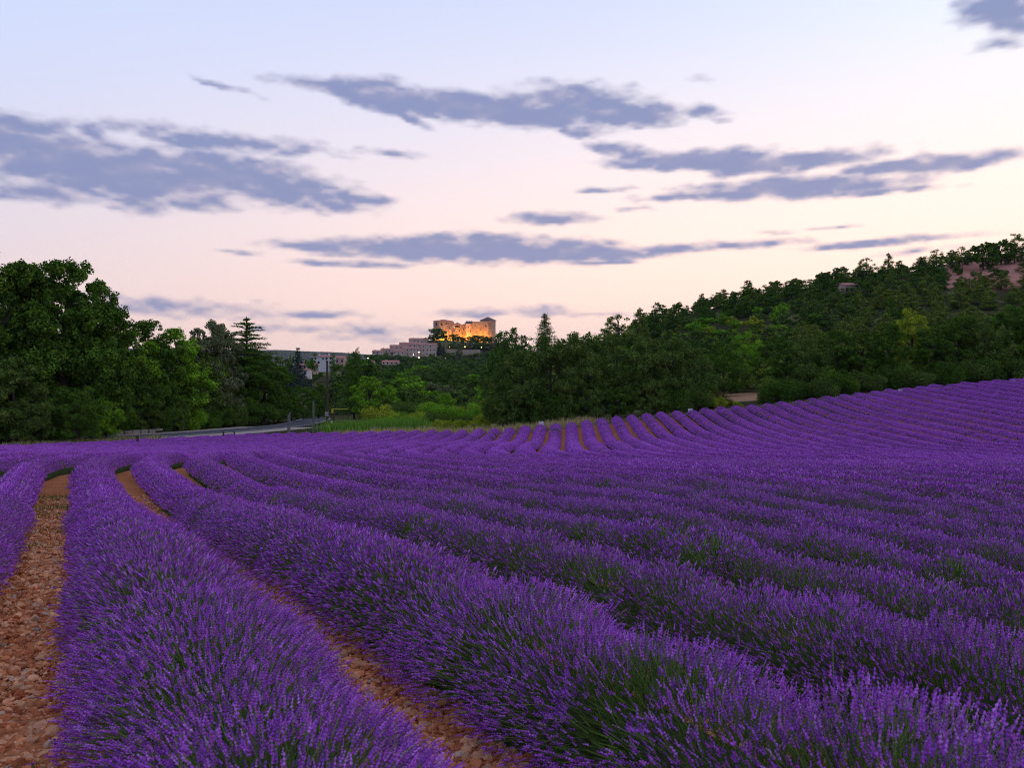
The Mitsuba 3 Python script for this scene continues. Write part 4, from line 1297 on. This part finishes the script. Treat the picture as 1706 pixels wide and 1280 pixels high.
# ------------------------------------------------------------------ road and verge
def ribbon(line, w0, w1, dz, step=2.0):
    L = LineString(line)
    p = np.array([L.interpolate(s).coords[0] for s in np.arange(0, L.length, step)])
    t = np.gradient(p, axis=0)
    t /= np.linalg.norm(t, axis=1, keepdims=True)
    nn = np.c_[t[:, 1], -t[:, 0]]
    a, b = p + nn * w0, p + nn * w1
    zc = road_z(p)
    v = np.empty((len(p) * 2, 3))
    v[0::2, :2], v[1::2, :2] = a, b
    v[0::2, 2] = v[1::2, 2] = zc + dz
    i = np.arange(len(p) - 1) * 2
    return v, np.vstack([np.c_[i, i + 1, i + 3], np.c_[i, i + 3, i + 2]])


from scipy.interpolate import splprep, splev
tck, _ = splprep(np.array(ROAD_PTS, float).T, s=0, k=3)
ROAD = np.array(splev(np.linspace(0, 1, 160), tck)).T


def road_z(p):
    return np.maximum.reduce([land_z(p[:, 0] + dx, p[:, 1] + dy) for dx, dy in ((0, 0), (2.6, 1.5), (-2.6, -1.5), (2.6, -1.5), (-2.6, 1.5))]) + .05


proc_matte('asphalt', wall_fn((.085, .085, .095), (.13, .13, .145), .8))
proc_matte('gravel_verge', wall_fn((.34, .28, .22), (.48, .40, .33), 1.2))
scene['road'] = mikit.ply(ribbon(ROAD, -2.9, 2.9, .05), 'asphalt', smooth=True)
tag('road', None, kind='structure')
scene['road_verge'] = mikit.ply(ribbon(ROAD[:96], -5.4, 6.6, .02), 'gravel_verge', smooth=True)
tag('road_verge', None, kind='structure')
put('edge_line', ribbon(ROAD, 2.45, 2.62, .066), 'white_paint')
tag('edge_line', 'white edge line painted along the field side of the road', 'road marking')
put('edge_line_001', ribbon(ROAD, -2.62, -2.45, .066), 'white_paint')
tag('edge_line_001', 'white edge line painted along the wood side of the road', 'road marking')


def road_at(s, off):
    i = min(int(s * (len(ROAD) - 1)), len(ROAD) - 2)
    t = ROAD[i + 1] - ROAD[i]
    t = t / np.linalg.norm(t)
    p = ROAD[i] + np.array([t[1], -t[0]]) * off
    return p, math.degrees(math.atan2(t[1], t[0]))


# low stone wall and wooden bridge rail on the far side of the road
matte('rail_wood', (.42, .36, .31))
wk = numbered('roadside_wall')
tag(wk, 'low grey stone wall along the wood side of the road at left', 'wall')
wr = np.random.default_rng(8)
proc_matte('roadside_stone', wall_fn((.20, .17, .145), (.34, .30, .26), 1.0))
nb = 0
for cz in (0, 1):
    for s in np.arange(.215 + .0026 * cz, .50, .0052):
        if .335 < s < .365:
            continue
        p, a = road_at(s, -5.0)
        h = .27
        m = trimesh.creation.box((1.02 + wr.uniform(-.06, .06), .36 + wr.uniform(-.06, .06), h - .02))
        m = place_at(m, p[0] + wr.normal(0, .03), p[1], float(land_z(p[0], p[1])) + .06 + h * (cz + .5) + wr.normal(0, .012), a + wr.normal(0, 2))
        put(wk + '__stone' + ('' if nb == 0 else f'_{nb:03d}'), m, 'roadside_stone')
        nb += 1
rk = numbered('bridge_rail')
tag(rk, 'pale wooden rail with upright posts at the small bridge on the road', 'railing')
pts_ = []
for i, s in enumerate(np.linspace(.335, .370, 7)):
    p, a = road_at(s, -4.7)
    z = float(land_z(p[0], p[1])) + .1
    pts_.append([p[0], p[1], z + 1.05])
    put(rk + '__post' + ('' if i == 0 else f'_{i:03d}'), place_at(box(-.08, .08, -.08, .08, -.2, 1.0), p[0], p[1], z, a), 'rail_wood')
put(rk + '__handrail', tube(pts_, .07, 6), 'rail_wood')
put(rk + '__lower_rail', tube(np.array(pts_) - [0, 0, .5], .05, 6), 'rail_wood')

# ------------------------------------------------------------------ poles, wires, sign
def pole(name, label, px, y, top, r0, r1, mat, cate='pole'):
    k = numbered(name)
    x = px2x(px, y)
    z0, z1 = float(land_z(x, y)) - .4, cz_(top, y)
    put(k + '__shaft', tube([[x, y, z0], [x + .03, y, (z0 + z1) / 2], [x, y, z1]], [r0, (r0 + r1) / 2, r1], 10), mat, smooth=40)
    tag(k, label, cate)
    return k, x, z1


lk, lx, lz = pole('lamp_pole', 'tall dark wooden pole with curved street lamp arm beside the road', 545, 99, 601, .17, .12, 'wood_pole')
put(lk + '__arm', tube([[lx, 99, lz - .5], [lx - .2, 98.9, lz + .15], [lx - .8, 98.6, lz + .5], [lx - 1.5, 98.3, lz + .45]], [.05, .05, .045, .04], 8), 'metal_grey', smooth=60)
hd = trimesh.creation.icosphere(subdivisions=2, radius=.3)
hd.apply_scale([1.3, .6, .38])
hd.apply_translation([lx - 1.7, 98.2, lz + .40])
put(lk + '__lamp_head', hd, 'metal_grey', smooth=True)
put(lk + '__meter_box', box(lx - .22, lx + .22, 98.70, 98.82, lz - 7.2, lz - 6.6), 'metal_grey')
pk, pxx, pz = pole('concrete_pole', 'short grey concrete pole between the road and the lamp pole', 522, 101, 668, .16, .12, 'concrete')
pole('concrete_pole', 'pale post standing at the field corner left of the road end', 481, 93, 690, .20, .17, 'concrete')
pole('wooden_post', 'thin dark post beside the yellow sign', 556, 104, 642, .09, .07, 'wood_pole')
pole('wooden_stake', 'short dark stake at the field edge by the gravel verge', 229, 73, 726, .12, .11, 'wood_pole')
for px, y, top in ((390, 90, 716), (372, 86, 716)):
    pole('wooden_stake', 'tiny dark stake at the field edge, ' + ('right' if px > 380 else 'left') + ' one of two before the road', px, y, top + 3, .09, .08, 'wood_pole')


def wire(name, label, a, b, sag, r=.02):
    t = np.linspace(0, 1, 15)[:, None]
    p = np.array(a) * (1 - t) + np.array(b) * t - np.c_[t * 0, t * 0, 4 * sag * t * (1 - t)]
    put(name, tube(p, r, 5), 'cable_black', smooth=True)
    tag(name, label, 'cable', 'overhead cables')


wire('overhead_cable', 'sagging cable from the lamp pole to the concrete pole', [lx, 99, lz - 4.6], [pxx, 101, pz - .1], .5, .03)
wire('overhead_cable_001', 'sagging cable from the lamp pole into the bright green tree', [lx, 99, lz - 4.4], [px2x(578, 118), 118, cz_(654, 118)], .8, .03)
xa = px2x(1120, 150)
for i, (dz, lab) in enumerate(((0, 'upper'), (-.9, 'lower'))):
    wire(f'overhead_cable_{2 + i:03d}', f'{lab} cable sagging across the wooded hill at right', [xa, 150, cz_(560, 150) + dz], [px2x(1725, 118), 118, cz_(533, 118) + dz], 1.6, .022)

sg = numbered('yellow_sign')
x0, x1 = px2x(553, 101), px2x(580, 104)
zs = cz_(682, 101)
put(sg + '__post', tube([[x0, 101, float(land_z(x0, 101)) - .3], [x0, 101, zs + .1]], .07, 8), 'wood_pole')
put(sg + '__crossbar', tube([[x0, 101, zs], [(x0 + x1) / 2, 102.5, zs - .06], [x1, 104, zs - .12]], .05, 8), 'yellow_paint')
put(sg + '__panel', box(x0 - .04, x0 + .22, 100.86, 100.92, zs - .55, zs + .10), 'yellow_paint')
put(sg + '__notice', box(x0 - .16, x0 + .16, 100.86, 100.92, zs - 1.85, zs - 1.5), 'white_paint')
put(sg + '__post_001', tube([[x1, 104, float(land_z(x1, 104)) - .3], [x1, 104, zs + .05]], .07, 8), 'wood_pole')
tag(sg, 'yellow barrier frame with small yellow panel among the reeds by the road', 'sign')

# markers at the row ends
for i, (px, top, y) in enumerate(((902, 702.5, 88.9), (1150, 681, 91.2), (1500, 648.5, 90.0), (1688, 632.5, 90.2))):
    k = numbered('row_marker')
    x = px2x(px, y)
    zt = cz_(top, y)
    put(k + '__post', tube([[x, y + .06, float(land_z(x, y)) - .3], [x, y + .06, zt]], .035, 6), 'wood_pole')
    put(k + '__plate', place_at(box(-.27, .27, -.02, .02, -.42, 0), x, y, zt, [4, -12, 14, 3][i]), 'white_paint')
    tag(k, f'small white marker plate on a post at the row ends, {ORD[i]} from the left', 'marker', 'white row markers')

# ------------------------------------------------------------------ grasses and weeds
def blades(x, y, z, h, w, cols, r, lean=.35, broad=1.0):
    n = len(x)
    d = np.c_[r.normal(0, lean, n), r.normal(0, lean, n), np.ones(n)]
    v0 = np.array([[-.5, 0, 0], [.5, 0, 0], [.35, .1, .55], [.05, .32, 1.0]])
    f0 = np.array([[0, 1, 2], [0, 2, 3]])
    hh = h * r.uniform(.55, 1.25, n)
    R = frames(d, r) * np.stack([np.full(n, w)] * 2 + [hh], 1)[:, None, :]
    col = np.array(cols)[r.integers(0, len(cols), n)] * r.uniform(.75, 1.25, (n, 1))
    return stamp(v0, f0, R, np.c_[x, y, z], col)


STRAW = [(.58, .45, .20), (.64, .52, .27), (.48, .38, .16), (.40, .34, .12)]
REED = [(.15, .34, .03), (.19, .40, .045), (.11, .26, .03), (.25, .38, .07)]
WEED = [(.12, .17, .04), (.16, .20, .05), (.09, .13, .03), (.24, .22, .09)]
gr = np.random.default_rng(31)


def along(line, n, spread, r):
    L = LineString(line)
    s = r.uniform(0, L.length, n)
    p = np.array([L.interpolate(q).coords[0] for q in s])
    return p[:, 0] + r.normal(0, spread, n), p[:, 1] + r.normal(0, spread, n)


def grass(name, label, x, y, h, w, cols, r, **kw):
    keep = ~in_field(x, y, .1) if kw.pop('out', True) else np.ones(len(x), bool)
    x, y = x[keep], y[keep]
    v, f, c = blades(x, y, np.maximum(land_z(x, y), -99) - .03, h if np.isscalar(h) else h[keep], w, cols, r, **kw)
    scene[name] = mikit.ply((v, f), 'leaf_matter', color=c)
    tag(name, label, 'grass', kind='stuff')


x, y = along([(-20.5, 91.5), (-13, 90.5), (-8, 89.8), (0, 90.0), (10, 91)], 9000, .9, gr)
clump = meshkit.noise(np.c_[x * .8, y * .8, x * 0], 3)
grass('dry_grass', 'tall dry straw-coloured grass along the far end of the middle rows', x, y, (.65 + .7 * clump), .06, STRAW, gr)
x, y = along([(5, 91.2), (20, 92.6), (40, 92), (62, 91.4), (76, 91)], 9000, .8, gr)
grass('field_edge_grass', 'thin dry grass along the foot of the trees at the upper field edge', x, y, .45, .05, STRAW[2:] + WEED, gr)
x, y = along([(-21.8, 95.5), (-18, 97), (-12.5, 98.5)], 9000, 1.1, gr)
grass('green_reeds', 'bright green reeds beside the road behind the straw grass', x, y, 1.5 + .9 * meshkit.noise(np.c_[x * .6, y * .6, x * 0], 5), .07, REED, gr, lean=.25)
x, y = along([(-25.5, 92.5), (-22, 92), (-17, 93.5)], 4500, .9, gr)
grass('verge_grass', 'short green grass at the foot of the lamp pole', x, y, .45, .05, REED + WEED, gr)
x, y = along([(-60, 63), (-48, 69.5), (-43.5, 77), (-39, 84)], 9000, .9, gr)
grass('left_edge_grass', 'ragged green and straw grass at the left field edge under the tall trees', x, y, .35 + .5 * meshkit.noise(np.c_[x * .5, y * .5, x * 0], 6), .055, WEED + STRAW[1:], gr)


def in_path(name, label, spots, cols, h):
    xs, ys = [], []
    for sx, sy, n, sp in spots:
        xs.append(gr.normal(sx, sp, n))
        ys.append(gr.normal(sy, sp, n))
    x, y = np.concatenate(xs), np.concatenate(ys)
    v, f, c = blades(x, y, soil_z(x, y) - .02, h, .02, cols, gr, lean=.6)
    scene[name] = mikit.ply((v, f), 'leaf_matter', color=c)
    tag(name, label, 'weeds', kind='stuff')


pc = row_curve(.76, .25)
pd = np.hypot(pc[:, 0], pc[:, 1])
spots = []
for dist, n, sp in ((15.5, 90, .35), (18.5, 130, .45), (22.5, 330, .5), (24.5, 600, .6), (27, 500, .5), (5.6, 0, .08), (4.6, 26, .06)):
    i = np.argmin(np.where(pc[:, 1] > 0, np.abs(pd - dist), 99))
    spots.append((pc[i, 0], pc[i, 1], n, sp))
in_path('path_weeds', 'green and yellowish weeds growing in the broad stony path where it bends', spots, WEED, .13)
pc = row_curve(-.24, .25)
pd = np.hypot(pc[:, 0], pc[:, 1])
i = np.argmin(np.where(pc[:, 1] > 0, np.abs(pd - 27), 99))
in_path('path_weeds_001', 'dark green weed tuft in the gap left of the broad path', [(pc[i, 0], pc[i, 1], 700, .45)], WEED[:3], .4)



# ------------------------------------------------------------------ evening air
scene['evening_air'] = {'type': 'homogeneous', 'albedo': rgb((.95, .95, .95)), 'sigma_t': rgb((1.9e-5, 2.4e-5, 3.4e-5))}
scene['camera']['medium'] = {'type': 'ref', 'id': 'evening_air'}
scene['haze'] = {'type': 'cube', 'to_world': T().translate([0, 0, 270]).scale([9000, 9000, 300]), 'bsdf': {'type': 'null'}, 'interior': {'type': 'ref', 'id': 'evening_air'}}
tag('haze', 'thin bluish evening air over the whole valley', 'haze', kind='stuff')
